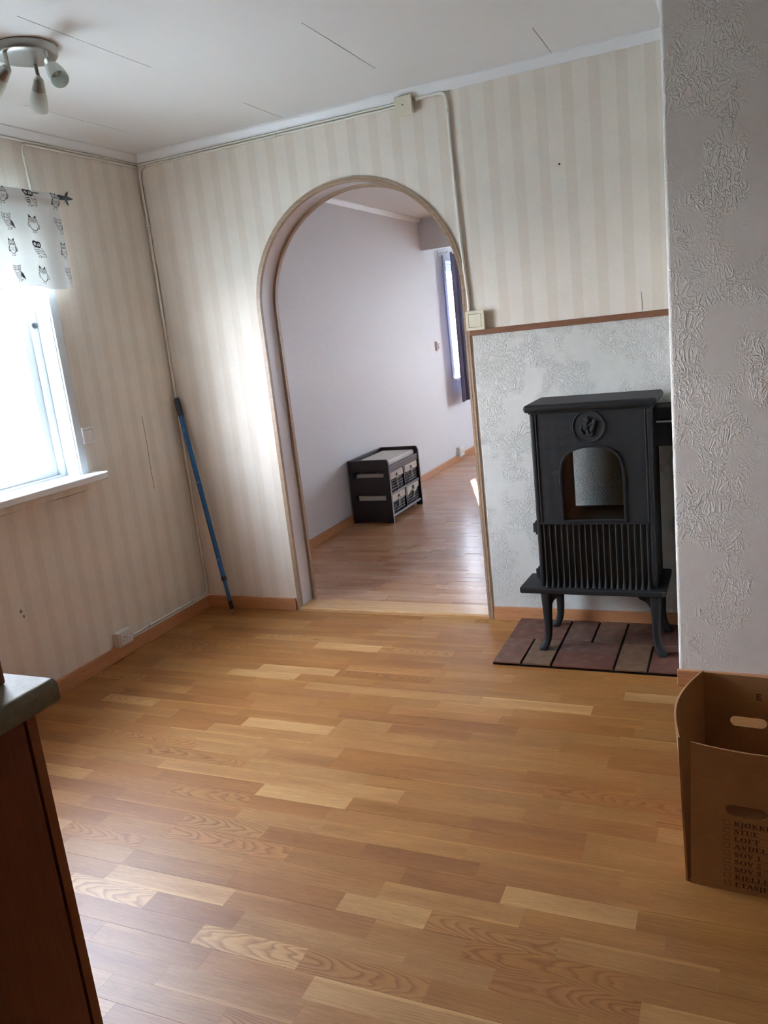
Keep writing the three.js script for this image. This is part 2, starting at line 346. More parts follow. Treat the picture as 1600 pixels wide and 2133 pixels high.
// staves that can be recognised in the photograph: row edge z, from x, to x, colour, strip
const known = [
  [2.115, 1.492, 1.784, PALE, 10], [1.983, 1.104, 1.497, PALE, 3], [1.719, 1.15, 1.44, OAK[0], 11], [1.785, 1.15, 1.56, OAK[8], 12],
  [1.917, 2.02, 2.331, OAK[1], 13], [1.983, 2.13, 2.48, OAK[5], 14], [2.049, 2.215, 2.52, TAN, 15], [1.785, 1.325, 1.72, OAK[4], 1],
  [0.663, 0.766, 1.15, PALE, 2], [0.795, 1.073, 1.455, OAK[4], 4], [1.521, 1.30, 1.62, PALE, 5], [1.059, 1.56, 1.86, TAN, 6], [1.917, 0.86, 1.104, OAK[4], 7],
  [1.587, 1.0, 1.30, OAK[7], 10], [1.851, 0.80, 1.10, OAK[3], 13], [1.983, 1.497, 1.9, OAK[8], 0],
];
function layFloor(parent, x0, x1, za, zb, tones, mat, isKnown, nearest) {
  const list = [];
  let row = Math.floor((za - Z0) / P);
  for (; Z0 + row * P < zb; row++) {
    const zr = Z0 + row * P, z0 = Math.max(za, zr), z1 = Math.min(zb, zr + P);
    if (z1 - z0 < 0.004) continue;
    const fix = isKnown ? known.filter((k) => Math.abs(k[0] - zr) < 0.01).sort((a, b) => a[1] - b[1]) : [];
    let x = x0 - rr(0, 0.35);
    while (x < x1) {
      let len = rr(0.26, 0.46), c = tones[Math.floor(rnd() * tones.length)], strip = rnd() < 0.9 ? Math.floor(rnd() * 10) : 10 + Math.floor(rnd() * 6);
      if (isKnown && rnd() < 0.04) c = PALE; else if (isKnown && rnd() < 0.06) c = TAN;
      const f = fix.find((k) => Math.abs(k[1] - x) < 1e-6), next = fix.find((k) => k[1] > x + 1e-6);
      let end = x + len;
      if (f) { end = f[2]; c = f[3]; strip = f[4]; } else if (next) { if (end > next[1] - 0.12) end = next[1] - x > 0.5 ? x + (next[1] - x) / 2 : next[1]; }
      const a = Math.max(x0, x), b = Math.min(x1, end);
      const board = ((row % 3) + 3) % 3, e = 0.00012, gz = board === 0 ? 0.0006 : e;         // an open joint every third strip
      const t = 0.94 + 0.12 * rnd();
      if (b - a > 0.01) list.push([a + e, b - e, z0 + gz, z1 - e, c.map((v) => v * t), strip, rnd(), rr(0, 0.00012), (a + b) / 2, (z0 + z1) / 2, !isKnown && a > 0.55 && z0 > -1.9 ? rr(-0.0014, 0.0014) : 0]);
      x = end;
    }
  }
  list.sort((p, q) => nearest(p[8], p[9]) - nearest(q[8], q[9]));
  list.slice(0, 300).forEach((s) => { const cx = s[8], cz = s[9]; const m = mesh('floor_stave', staveGeo(s[0] - cx, s[1] - cx, s[2] - cz, s[3] - cz, s[4], s[5], s[6], s[7], s[10]), mat, parent); m.position.set(cx, 0, cz); });
  if (list.length > 300) { const m = mesh('floor_staves', mergeGeometries(list.slice(300).map((s) => staveGeo(...s.slice(0, 8)))), mat, parent); m.userData.kind = 'stuff'; }
}
// staves in view come first
const vis = (x, z) => { camera.updateMatrixWorld(); const p = V(x, 0, z).project(camera); const out = Math.max(0, Math.abs(p.x) - 1.02) + Math.max(0, Math.abs(p.y) - 1.02); return (p.z > 1 ? 1000 : out * 100) + Math.hypot(x - camera.position.x, z - camera.position.z); };
camera.updateProjectionMatrix();
layFloor(floorNear, -0.02, 3.92, 0, 4.92, OAK, M.oak, true, vis);
M.oakFar = std({ map: oakTex, vertexColors: true, roughness: 0.27, bumpMap: oakTex, bumpScale: 0.0001 });
layFloor(floorFar, 0.0, 4.32, -6.1, -0.12, FARWOOD, M.oakFar, false, (x, z) => vis(x, z) + (Math.abs(x - 0.9) > 0.95 ? 50 : 0));

// ------------------------------------------------------------------ outside ground
struct('ground', worldUV(new THREE.BoxGeometry(90, 0.2, 90).translate(-5, -0.75, 0)), std({ color: 0x959c9c, roughness: 1 }));

// ------------------------------------------------------------------ baseboards, cornices, laths
const BBH = 0.066;
struct('baseboard_left', rbox(0, 0.012, 0, BBH, 0.0, 4.9, 0.003), M.beech);
struct('baseboard_back', rbox(0.012, AX - AR - 0.012, 0, BBH, 0, 0.012, 0.003), M.beech);
struct('baseboard_back', rbox(AX + AR + 0.012, 2.5, 0, BBH, 0, 0.014, 0.003), M.beech);
struct('baseboard_chimney', rbox(2.494, 3.9, 0, BBH - 0.006, 0.558, 0.575, 0.003), M.beech);
struct('baseboard_far_left', rbox(0.03, 0.042, 0, 0.06, -6.1, -0.14, 0.003), M.beech);
struct('baseboard_far_end', rbox(0.042, 4.3, 0, 0.06, -6.1, -6.088, 0.003), M.beech);
function cornice(name, a, b, inward, mat) {                         // profile swept along a straight line under the ceiling
  const s = poly([[0, 0], [0, -0.037], [0.007, -0.037], [0.012, -0.031], [0.0245, -0.0095], [0.028, -0.006], [0.028, 0]]);
  const A = V(...a), B = V(...b), L = A.distanceTo(B), g = extrude(s, L);
  const zdir = B.clone().sub(A).normalize(), xdir = V(...inward), ydir = V(0, 1, 0);
  if (xdir.clone().cross(ydir).dot(zdir) < 0) { g.scale(1, 1, -1); g.translate(0, 0, L); const p = g.attributes.position; for (let i = 0; i < p.count; i += 3) { const t = [p.getX(i), p.getY(i), p.getZ(i)]; p.setXYZ(i, p.getX(i + 1), p.getY(i + 1), p.getZ(i + 1)); p.setXYZ(i + 1, ...t); } g.computeVertexNormals(); const m = new THREE.Matrix4().makeBasis(xdir, ydir, zdir.clone().negate()).setPosition(B); return struct(name, worldUV(g.applyMatrix4(m)), mat); }
  return struct(name, worldUV(g.applyMatrix4(new THREE.Matrix4().makeBasis(xdir, ydir, zdir).setPosition(A))), mat);
}
cornice('trim', [0, H, 0], [2.51, H, 0], [0, 0, 1], M.whitePaint);
cornice('trim', [0, H, 0], [0, H, 4.9], [1, 0, 0], M.whitePaint);
cornice('trim', [0.03, H, -6.1], [0.03, H, -0.14], [1, 0, 0], M.whitePaint);
cornice('trim', [2.5, H, 0.006], [2.5, H, 0.57], [-1, 0, 0], M.whitePaint);
struct('trim', rbox(1.638, 2.506, 1.318, 1.343, -0.005, 0.016, 0.003), M.ledge);          // brown lath over the plaster

// ------------------------------------------------------------------ archway lining
const arch = structGroup('door_1');
function archRing(r0, r1, z0, z1) { const o = new THREE.Shape(); o.moveTo(AX - r1, 0); o.lineTo(AX - r1, AY); o.absarc(AX, AY, r1, Math.PI, 0, true); o.lineTo(AX + r1, 0); o.lineTo(AX + r0, 0); o.lineTo(AX + r0, AY); o.absarc(AX, AY, r0, 0, Math.PI, false); o.lineTo(AX - r0, 0); o.closePath(); return extrude(o, z1 - z0, 0, 1, 64).translate(0, 0, z0); }
mesh('reveal', archRing(AR - 0.012, AR, -0.135, 0.0), M.jamb, arch);
mesh('front_lath', worldUV(archRing(AR - 0.019, AR - 0.0085, -0.012, 0.009)), M.trimWood, arch);
mesh('front_lath', worldUV(archRing(AR - 0.0075, AR + 0.002, -0.006, 0.008)), M.trimWood, arch);
mesh('rear_lath', worldUV(archRing(AR - 0.026, AR - 0.008, -0.150, -0.126)), M.trimWood, arch);
{
  const s = poly([[0.012, 0], [0.012, 0.013], [0.004, 0.02], [-0.12, 0.02], [-0.138, 0.006], [-0.138, 0]]);
  const g = extrude(s, 2 * (AR - 0.014)).rotateY(-Math.PI / 2).scale(1, 1, 1).translate(0, 0, 0);
  // shape x -> world z, extrusion -> world -x
  g.translate(AX + AR - 0.014, 0, 0);
  mesh('threshold', worldUV(g), M.thresholdWood, arch);
}

// ------------------------------------------------------------------ windows
function windowX(name, w, xin, opts) {                               // window in an outer wall facing +x; opening w
  const g = structGroup(name), c = 0.05, xo = xin - 0.07;
  const { z0, z1, y0, y1 } = w;
  const cz = opts.casing ?? 0.045;
  mesh('casing', rbox(xin, xin + 0.015, y0, y1 + 0.05, z0 - cz, z0, 0.003), M.windowPaint, g);
  mesh('casing', rbox(xin, xin + 0.015, y0, y1 + 0.05, z1, z1 + cz, 0.003), M.windowPaint, g);
  mesh('casing', rbox(xin, xin + 0.016, y1, y1 + 0.05, z0 - cz, z1 + cz, 0.003), M.windowPaint, g);
  // lining of the opening: boards from the room face out to the frame
  mesh('jamb', rbox(xo, xin + 0.006, y0, y1, z0 - 0.004, z0 + 0.006, 0.002), M.windowPaint, g);
  mesh('jamb', rbox(xo, xin + 0.006, y0, y1, z1 - 0.006, z1 + 0.004, 0.002), M.windowPaint, g);
  mesh('jamb', rbox(xo, xin + 0.006, y1 - 0.006, y1 + 0.004, z0, z1, 0.002), M.windowPaint, g);
  // outer frame
  const f = 0.036, xf0 = xin - WT + 0.018, xf1 = xo;
  for (const [a, b] of [[z0 + 0.004, z0 + f], [z1 - f, z1 - 0.004]]) mesh('frame', rbox(xf0, xf1, y0, y1 - 0.004, a, b, 0.003), M.windowPaint, g);
  mesh('frame', rbox(xf0, xf1 - 0.0006, y1 - f, y1 - 0.004, z0 + f - 0.003, z1 - f + 0.003, 0.003), M.windowPaint, g);
  mesh('frame', rbox(xf0, xf1 - 0.0006, y0, y0 + 0.03, z0 + f - 0.003, z1 - f + 0.003, 0.003), M.windowPaint, g);
  const zm = (z0 + z1) / 2;
  if (!opts.single) mesh('mullion', rbox(xf0, xf1 - 0.0012, y0 + 0.028, y1 - f + 0.002, zm - 0.03, zm + 0.03, 0.003), M.windowPaint, g);
  // two casements
  const s = 0.045, xs0 = xf0 + 0.004, xs1 = xf1 - 0.018;
  for (const [a, b] of opts.single ? [[z0 + f - 0.002, z1 - f + 0.002]] : [[z0 + f - 0.002, zm - 0.03 + 0.002], [zm + 0.03 - 0.002, z1 - f + 0.002]]) {
    const lo = y0 + 0.028, hi = y1 - f + 0.002;
    const sash = mesh('sash', join([rbox(xs0, xs1, lo, hi, a, a + s, 0.004), rbox(xs0, xs1, lo, hi, b - s, b, 0.004), rbox(xs0, xs1 - 0.0006, lo, lo + s + 0.008, a + s - 0.004, b - s + 0.004, 0.003), rbox(xs0, xs1 - 0.0006, hi - s, hi, a + s - 0.004, b - s + 0.004, 0.003)]), M.windowPaint, g);
    mesh('pane', box(xs0 + 0.008, xs0 + 0.012, lo + s - 0.005, hi - s + 0.005, a + s - 0.005, b - s + 0.005), M.glass, sash);
  }
  if (opts.knob) {
    const k = mesh('lock_knob', join([bar([xf1 - 0.002, opts.knob[0], opts.knob[1]], [xf1 + 0.006, opts.knob[0], opts.knob[1]], 0.013, 20), bar([xf1 + 0.006, opts.knob[0], opts.knob[1]], [xf1 + 0.012, opts.knob[0], opts.knob[1]], 0.007, 16)]), std({ color: 0x55585c, roughness: 0.35, metalness: 0.7 }), g);
    k.userData.label = 'grey round lock knob';
  }
  return g;
}
const win1 = windowX('window_1', W1, 0, { knob: [1.565, 0.78], single: true });
{ // deep sill board with a rounded end
  const s = roundRect(-0.66 - 1.22, -0.668, -0.1, 0.1, 0.03);
  const g = extrude(s, 0.019, 0.006, 3).rotateX(-Math.PI / 2).rotateY(-Math.PI / 2);        // long side along z
  g.computeBoundingBox(); const b = g.boundingBox; g.translate(0.104 - b.max.x, 0.9 - b.max.y, 0.668 - b.min.z);
  mesh('window_sill', worldUV(g), M.whitePaint, win1);
  mesh('apron', rbox(0, 0.012, 0.826, 0.875, 0.715, 1.83, 0.003), M.wallpaper, win1);
}
const win2 = windowX('window_2', W2, 0.03, { casing: 0.07 });
mesh('window_sill', rbox(-0.05, 0.075, 0.815, 0.842, W2.z0 - 0.05, W2.z1 + 0.05, 0.006), M.whitePaint, win2);
{ // end-wall window of the far room
  const g = structGroup('window_3'), z = -6.1;
  for (const [a, b] of [[W3.x0 - 0.06, W3.x0], [W3.x1, W3.x1 + 0.06]]) mesh('casing', rbox(a, b, W3.y0, W3.y1 + 0.06, z, z + 0.015), M.whitePaint, g);
  mesh('casing', rbox(W3.x0 - 0.06, W3.x1 + 0.06, W3.y1, W3.y1 + 0.06, z, z + 0.016), M.whitePaint, g);
  mesh('window_sill', rbox(W3.x0 - 0.06, W3.x1 + 0.06, W3.y0 - 0.025, W3.y0, z - 0.08, z + 0.06), M.whitePaint, g);
  for (const x of [W3.x0 + 0.03, (W3.x0 + W3.x1) / 2, W3.x1 - 0.03]) mesh('frame', rbox(x - 0.04, x + 0.04, W3.y0, W3.y1, z - 0.17, z - 0.09), M.whitePaint, g);
  for (const y of [W3.y0 + 0.04, W3.y1 - 0.04]) mesh('frame', rbox(W3.x0, W3.x1, y - 0.04, y + 0.04, z - 0.17, z - 0.09), M.whitePaint, g);
  mesh('pane', box(W3.x0 + 0.05, W3.x1 - 0.05, W3.y0 + 0.05, W3.y1 - 0.05, z - 0.13, z - 0.126), M.glass, g);
}

// ------------------------------------------------------------------ owl valance and its rod
M.rodGrey = std({ color: 0x4b5660, roughness: 0.5, metalness: 0.3 });
const owlTex = canvasTexture(1024, 1024, (c, w, h) => {
  c.fillStyle = '#f1f3f0'; c.fillRect(0, 0, w, h);
  const ink = '#3a4248'; c.lineJoin = c.lineCap = 'round';
  const S = 4.3;                                                 // units: owl about 78 tall
  const at = (x, y, fn, f = 1) => { for (const ox of [0, w, -w]) for (const oy of [0, h, -h]) { c.save(); c.translate(x + ox, y + oy); c.scale(S * f, S); c.strokeStyle = c.fillStyle = ink; c.lineWidth = 1.7; fn(); c.restore(); } };
  const path = (pts, close) => { c.beginPath(); c.moveTo(pts[0][0], pts[0][1]); for (let i = 1; i < pts.length; i++) { const p = pts[i]; p.length === 4 ? c.quadraticCurveTo(...p) : c.lineTo(...p); } if (close) c.closePath(); };
  const circle = (x, y, r, fill) => { c.beginPath(); c.arc(x, y, r, 0, 7); fill ? c.fill() : c.stroke(); };
  const feet = (x, y) => { for (const s of [-7, 7]) { path([[x + s, y], [x + s - 2, y + 6]]); c.stroke(); path([[x + s - 5, y + 7], [x + s + 3, y + 6]]); c.stroke(); } };
  const round = () => {                                          // plump owl with filled ear tufts and ring eyes
    path([[-20, -30], [-26, -12, -24, 8], [-18, 34, 2, 33], [24, 32, 25, 6], [26, -14, 19, -30], [0, -22, -20, -30]], true); c.stroke();
    c.lineWidth = 3; path([[-20, 20], [-8, 35, 6, 33], [18, 30, 22, 18]]); c.stroke(); c.lineWidth = 1.6;
    path([[-21, -40], [-19, -26], [-6, -30]], true); c.fill(); path([[20, -40], [18, -26], [6, -30]], true); c.fill();
    for (const s of [-1, 1]) { circle(s * 11, -15, 10); circle(s * 11, -15, 5.5); path([[s * 11 - 5, -16], [s * 11 + 5, -14]]); c.stroke(); }
    path([[-3, -7], [0, -1], [3, -7]]); c.stroke();
    path([[-24, -4], [-34, 8, -27, 20], [-22, 16, -21, 8]]); c.stroke(); path([[25, -4], [36, 8, 29, 22], [24, 16, 23, 8]]); c.stroke();
    feet(0, 36);
  };
  const masked = () => {                                         // side-on owl with a dark mask
    path([[-24, -6], [-26, 22, 6, 32], [36, 34], [34, 8, 18, -8]]); c.stroke();
    path([[2, -4], [8, 14, 34, 24]]); c.stroke(); path([[12, 4], [18, 10, 24, 6], [28, 10]]); c.stroke();
    for (const y of [6, 14, 22]) { path([[-18 + (y - 6) * 0.5, y], [-10 + (y - 6) * 0.5, y - 3, -2 + (y - 6) * 0.5, y]]); c.lineWidth = 3; c.stroke(); }
    c.lineWidth = 1.7;
    path([[-26, -34], [-34, -14, -20, -6], [-10, -2, -4, -6], [4, -2, 14, -8], [24, -18, 16, -33], [6, -38, -4, -33], [-16, -38, -26, -34]], true); c.fill();
    c.fillStyle = '#f1f3f0'; circle(-16, -20, 7.5, true); circle(7, -20, 7.5, true); path([[-6, -18], [-3, -8], [0, -18]], true); c.fill();
    c.fillStyle = ink; circle(-14, -20, 2.6, true); circle(5, -20, 2.6, true);
    feet(4, 33);
  };
  const slim = () => {                                           // narrow upright owl
    path([[-14, -32], [-18, -10, -16, 14], [-10, 32, 0, 32], [12, 31, 16, 14], [19, -10, 14, -32], [0, -26, -14, -32]], true); c.lineWidth = 2.4; c.stroke(); c.lineWidth = 1.5;
    path([[-16, -42], [-14, -28], [-6, -32]], true); c.fill(); path([[16, -42], [14, -28], [6, -32]], true); c.fill();
    for (const s of [-1, 1]) { c.beginPath(); c.ellipse(s * 7, -16, 6, 8, 0, 0, 7); c.stroke(); circle(s * 7, -13, 3); path([[s * 17, -2], [s * 26, 10, s * 20, 22], [s * 16, 16, s * 16, 6]]); c.lineWidth = 2.6; c.stroke(); c.lineWidth = 1.5; }
    for (const [x, y] of [[-6, 4], [5, 4], [-6, 14], [5, 14], [0, 9]]) { path([[x - 3, y], [x, y + 4, x + 3, y]]); c.stroke(); }
    feet(0, 34);
  };
  const dotted = () => {                                         // owl with a speckled belly and a striped wing
    path([[-22, -36], [-26, -18, -20, -8], [-10, 2, 4, -2], [18, -6, 18, -22], [20, -36], [8, -30, -4, -32], [-14, -32, -22, -36]], true); c.stroke();
    path([[-16, -4], [-14, 26, 18, 32], [24, 30]]); c.stroke();
    for (const s of [-12, 8]) { circle(s, -18, 6); circle(s, -16, 2.4, true); path([[s - 6, -27], [s + 5, -27]]); c.stroke(); }
    path([[-3, -14], [0, -8], [2, -14]], true); c.fill();
    for (let r = 0; r < 4; r++) for (let k = 0; k < 4; k++) { const x = -11 + k * 6 + r * 3, y = 3 + r * 6; path([[x, y], [x, y + 3]]); c.stroke(); }
    for (let k = 0; k < 5; k++) { path([[16 - k * 0.5, -6 + k * 5], [26 + k, 4 + k * 5, 27 + k, 14 + k * 4]]); c.lineWidth = 3.2; c.stroke(); } c.lineWidth = 1.7;
    feet(6, 32);
  };
  at(250, 250, masked); at(760, 250, slim); at(250, 765, round); at(770, 765, dotted);
});
M.owl = new THREE.MeshPhysicalMaterial({ map: owlTex, roughness: 1, transmission: 0.2, thickness: 0, side: THREE.DoubleSide });
{
  const zA = 0.672, zB = 1.92, L = zB - zA;
  const fold = (z, k) => 0.011 * k * Math.sin((z - zA) * 41) + 0.006 * k * Math.sin((z - zA) * 23 + 1) - (z < zA + 0.06 ? 0.012 * k * (zA + 0.06 - z) / 0.06 : 0);
  const g = sheet(160, 24, (u, v) => {
    const k = 0.25 + 0.75 * (1 - v), z = zA - 0.008 * (1 - v) + u * L;
    const y = 1.705 + v * 0.385 - 0.006 * Math.sin(z * 19) * (1 - v);
    return [0.088 + fold(z, k) + (v > 0.86 ? 0.012 * Math.sin((v - 0.86) / 0.14 * Math.PI) : 0), y, z];
  }, 0.0012);
  const uv = g.attributes.uv; for (let i = 0; i < uv.count; i++) uv.setXY(i, -uv.getX(i) * L * 0.74 / 0.2 + 0.84, uv.getY(i) * 0.385 / 0.2 - 0.02);
  const val = tag(mesh('valance_curtain', g, M.owl), 'short white curtain printed with black owls hanging over the bright window', 'curtain');
  {
    const h2 = sheet(60, 4, (u, v) => [0.0735, 2.030 + v * 0.058, zA + 0.002 + u * L], 0.001);
    const q = h2.attributes.uv; for (let i = 0; i < q.count; i++) q.setXY(i, -q.getX(i) * L * 0.74 / 0.2 + 0.3, q.getY(i) * 0.06 / 0.2 + 0.4);
    mesh('rod_pocket', h2, M.owl, val);
  }
  const rod = thing('curtain_rod', 'dark grey curtain rod with a leaf-shaped finial above the bright window', 'curtain rod', [0.085, 2.078, 0.6]);
  mesh('pole', bar([0, 0, 0.05], [0, 0, 1.38], 0.007, 16), M.rodGrey, rod);
  const neck = lathe([[0.0001, 0], [0.010, 0], [0.0105, 0.02], [0.0085, 0.028], [0.0095, 0.035], [0.006, 0.052], [0.0001, 0.054]], 20).rotateX(-Math.PI / 2).translate(0, 0, 0.074);
  const fin = mesh('finial', neck, M.rodGrey, rod);
  const leaf = (len, wid) => extrude((() => { const s = new THREE.Shape(); s.moveTo(0, -wid * 0.5); s.quadraticCurveTo(len * 0.5, -wid, len, 0); s.quadraticCurveTo(len * 0.5, wid, 0, wid * 0.5); s.closePath(); return s; })(), 0.0015, 0.0012, 2, 10).translate(0, 0, -0.00075);
  mesh('leaf', leaf(0.050, 0.011).rotateY(Math.PI / 2).translate(0, 0, 0.028), M.rodGrey, fin);
  mesh('leaf', leaf(0.034, 0.009).rotateZ(0.95).rotateY(Math.PI / 2).translate(0, 0.002, 0.022), M.rodGrey, fin);
  mesh('leaf', leaf(0.034, 0.009).rotateZ(-1.1).rotateY(Math.PI / 2).translate(0, -0.002, 0.026), M.rodGrey, fin);
  mesh('bracket', join([bar([-0.085, -0.005, 0.16], [0, -0.005, 0.16], 0.004, 10), rbox(-0.085, -0.081, -0.03, 0.02, 0.15, 0.17)]), M.rodGrey, rod);
}

// ------------------------------------------------------------------ cables and electrical fittings
const clip = (x, y, z, r = 0.006) => new THREE.SphereGeometry(r, 8, 6).translate(x, y, z);
function cable(label, pts, r, clips, mat = M.cable) {
  const t = thing('electrical_cable', label, 'cable');
  mesh('sheath', tube(pts, r, Math.max(40, pts.length * 12), 8), mat, t);
  for (const c of clips) mesh('clip', clip(...c, r * 1.5), mat, t);
  return t;
}
cable('upper white cable running straight under the cornice into the left side of the junction box', [[0.012, 2.3065, 0.006], [0.3, 2.3068, 0.005], [0.7, 2.307, 0.005], [1.1, 2.307, 0.005], [1.402, 2.307, 0.007]], 0.0046, [[0.45, 2.3068, 0.005], [0.95, 2.307, 0.005]]);
cable('lower white cable under the cornice running into the left side of the junction box', [[1.402, 2.2945, 0.007], [1.1, 2.2945, 0.005], [0.7, 2.2945, 0.005], [0.3, 2.2945, 0.005], [0.052, 2.2945, 0.005]], 0.0052, [[0.8, 2.2945, 0.005], [0.2, 2.2945, 0.005]]);
cable('white cable running down the room corner behind the blue pole and along to the socket',
  [[0.05, 2.2945, 0.005], [0.024, 2.287, 0.007], [0.016, 2.262, 0.010], [0.015, 2.0, 0.010], [0.013, 1.6, 0.010], [0.011, 1.2, 0.010], [0.011, 0.8, 0.010], [0.011, 0.4, 0.010], [0.011, 0.125, 0.010], [0.011, 0.098, 0.014], [0.0075, 0.085, 0.032], [0.0075, 0.0815, 0.2], [0.0075, 0.081, 0.45], [0.0075, 0.081, 0.655]], 0.0062,
  [[0.015, 2.02, 0.010], [0.012, 1.3, 0.010], [0.011, 0.98, 0.010], [0.011, 0.6, 0.010], [0.011, 0.25, 0.010], [0.0095, 0.0815, 0.15], [0.0095, 0.081, 0.5]]);
cable('thin white cable lying lowest on the left baseboard beside the socket', [[0.045, 0.071, 0.008], [0.02, 0.0705, 0.012], [0.016, 0.0695, 0.04], [0.014, 0.0685, 0.3], [0.014, 0.0685, 0.655]], 0.003, [[0.014, 0.0685, 0.4]]);
cable('white conduit leaving the junction box rightwards and bending down the wall to the light switch',
  [[1.476, 2.306, 0.012], [1.53, 2.307, 0.009], [1.592, 2.308, 0.009], [1.614, 2.298, 0.009], [1.621, 2.27, 0.009], [1.622, 2.1, 0.009], [1.626, 1.95, 0.009], [1.632, 1.7, 0.009], [1.642, 1.50, 0.009], [1.644, 1.405, 0.01]], 0.0065, [[1.492, 2.306, 0.011], [1.621, 2.235, 0.009], [1.626, 1.96, 0.009], [1.638, 1.6, 0.009], [1.643, 1.43, 0.009]]);
cable('upper white cable running level along the left wall just under its cornice', [[0.006, 2.307, 0.012], [0.006, 2.307, 0.5], [0.006, 2.3065, 1.2], [0.006, 2.307, 2.2]], 0.0046, [[0.005, 2.309, 0.35]]);
cable('white cable under the left cornice turning down the wall behind the owl curtain', [[0.006, 2.295, 0.03], [0.006, 2.295, 0.4], [0.006, 2.2945, 0.69], [0.006, 2.291, 0.722], [0.006, 2.275, 0.733], [0.006, 2.2, 0.731], [0.006, 2.085, 0.729]], 0.0052, [[0.006, 2.24, 0.732]]);
{
  const t = thing('junction_box', 'cream square junction box under the cornice above the arch', 'junction box', [1.438, 2.288, 0]);
  mesh('housing', rbox(-0.036, 0.036, -0.034, 0.034, 0, 0.026, 0.004), M.cream, t);
  mesh('cover', rbox(-0.039, 0.039, -0.037, 0.037, 0.024, 0.034, 0.003), M.cream, t);
  mesh('screw', bar([-0.002, 0.002, 0.033], [-0.002, 0.002, 0.0352], 0.0028, 12), M.dark, t);
}
function rocker(name, label, pos, turn, mat) {
  const t = thing(name, label, 'light switch', pos, turn);
  mesh('housing', rbox(-0.038, 0.038, -0.038, 0.038, 0, 0.020, 0.004), mat, t);
  mesh('plate', extrude((() => { const s = roundRect(-0.041, 0.041, -0.041, 0.041, 0.004); s.holes.push(rect(-0.029, 0.029, -0.029, 0.029, THREE.Path)); return s; })(), 0.009, 0.0012, 2).translate(0, 0, 0.020), mat, t);
  const r = mesh('rocker', rbox(-0.0275, 0.0275, -0.0275, 0.0275, 0.014, 0.030, 0.002), mat, t); r.rotation.x = 0.03;
  return t;
}
rocker('light_switch', 'cream light switch beside the arch above the brown lath', [1.672, 1.381, 0], 0, M.cream);
rocker('light_switch', 'white light switch on the left wall just right of the bright window', [0, 1.068, 0.677], Math.PI / 2, M.whitePlastic).scale.set(0.86, 0.9, 0.7);
{
  const t = thing('light_switch', 'small grey-edged switch on the white wall of the room beyond the arch', 'light switch', [0.03, 1.19, -4.03], Math.PI / 2);
  mesh('housing', rbox(-0.036, 0.036, -0.045, 0.045, 0, 0.02, 0.004), M.whitePlastic, t);
  mesh('rocker', rbox(-0.02, 0.02, -0.03, 0.03, 0.018, 0.026, 0.002), std({ color: 0xc2beb4, roughness: 0.5 }), t);
}
function socket(label, pos, w, h) {
  const t = thing('wall_socket', label, 'socket', pos, Math.PI / 2);
  mesh('housing', rbox(-w / 2, w / 2, -h / 2, h / 2, 0, 0.034, 0.005), M.whitePlastic, t);
  const face = mesh('face', rbox(-w / 2 + 0.012, w / 2 - 0.004, -h / 2 + 0.006, h / 2 - 0.006, 0.03, 0.037, 0.003), M.whitePlastic, t);
  for (const s of [-1, 1]) {
    const cx = 0.004 + s * w * 0.22, r = Math.min(0.0215, w * 0.2);
    const o = mesh('outlet', join([new THREE.TorusGeometry(r, 0.0018, 8, 28).translate(cx, 0, 0.037), new THREE.CylinderGeometry(r, r, 0.003, 28).rotateX(Math.PI / 2).translate(cx, 0, 0.0362)]), M.whitePlastic, face);
    mesh('pin_hole', join([-1, 1].map((k) => bar([cx + k * 0.0065, k * 0.0065, 0.0365], [cx + k * 0.0065, k * 0.0065, 0.0382], 0.0031, 10))), M.dark, t);
  }
  return t;
}
socket('white double socket low on the left wall beside the baseboard cables', [0.0, 0.098, 0.70], 0.098, 0.072);
{
  const t = socket('white double socket low on the far wall beyond the bench', [0.03, 0.085, -4.42], 0.15, 0.1);
}
{
  const n = mesh('wall_nail', join([bar([2.065, 1.948, -0.004], [2.065, 1.95, 0.006], 0.0018, 8), new THREE.SphereGeometry(0.004, 10, 8).scale(1, 1, 0.5).translate(2.065, 1.95, 0.006)]), M.dark);
  tag(n, 'small dark nail in the striped wallpaper above the stove', 'nail');
}

// ------------------------------------------------------------------ telescopic pole in the corner
{
  const A = V(0.222, 0.0, 0.095), B = V(0.030, 1.152, 0.030), d = B.clone().sub(A), at = (t) => A.clone().addScaledVector(d, t).toArray();
  const L = thing('telescopic_pole', 'blue telescopic pole with black grip leaning in the corner beside the arch', 'pole', A.toArray());
  const loc = (t) => d.clone().multiplyScalar(t).toArray();
  M.blue = std({ color: 0x2b66a0, roughness: 0.32, metalness: 0.35 });
  mesh('outer_tube', bar(loc(0.165), loc(0.935), 0.0125, 20), M.blue, L);
  mesh('inner_tube', bar(loc(0.045), loc(0.18), 0.0098, 20), M.blue, L);
  mesh('grip', join([bar(loc(0.925), loc(0.995), 0.0148, 20), new THREE.SphereGeometry(0.0148, 16, 10).translate(...loc(0.995))]), std({ color: 0x33383d, roughness: 0.7 }), L);
  mesh('collar', bar(loc(0.158), loc(0.178), 0.0142, 20), std({ color: 0x1c2733, roughness: 0.5 }), L);
  mesh('lower_plug', bar(loc(0.022), loc(0.062), 0.0112, 20), M.dark, L);
  mesh('tip', lathe([[0.0001, 0], [0.005, 0.001], [0.006, 0.008], [0.0045, 0.012], [0.006, 0.016], [0.0045, 0.022], [0.0045, 0.03], [0.0001, 0.03]], 14), std({ color: 0xb8a08a, metalness: 0.9, roughness: 0.3 }), L).quaternion.setFromUnitVectors(V(0, 1, 0), d.clone().normalize());
  for (const t of [0.86, 0.62, 0.26]) { const p = d.clone().multiplyScalar(t).add(V(0.004, 0.001, 0.0115)); mesh('spring_button', new THREE.SphereGeometry(0.004, 10, 8).translate(...p.toArray()), M.brushed, L); }
}

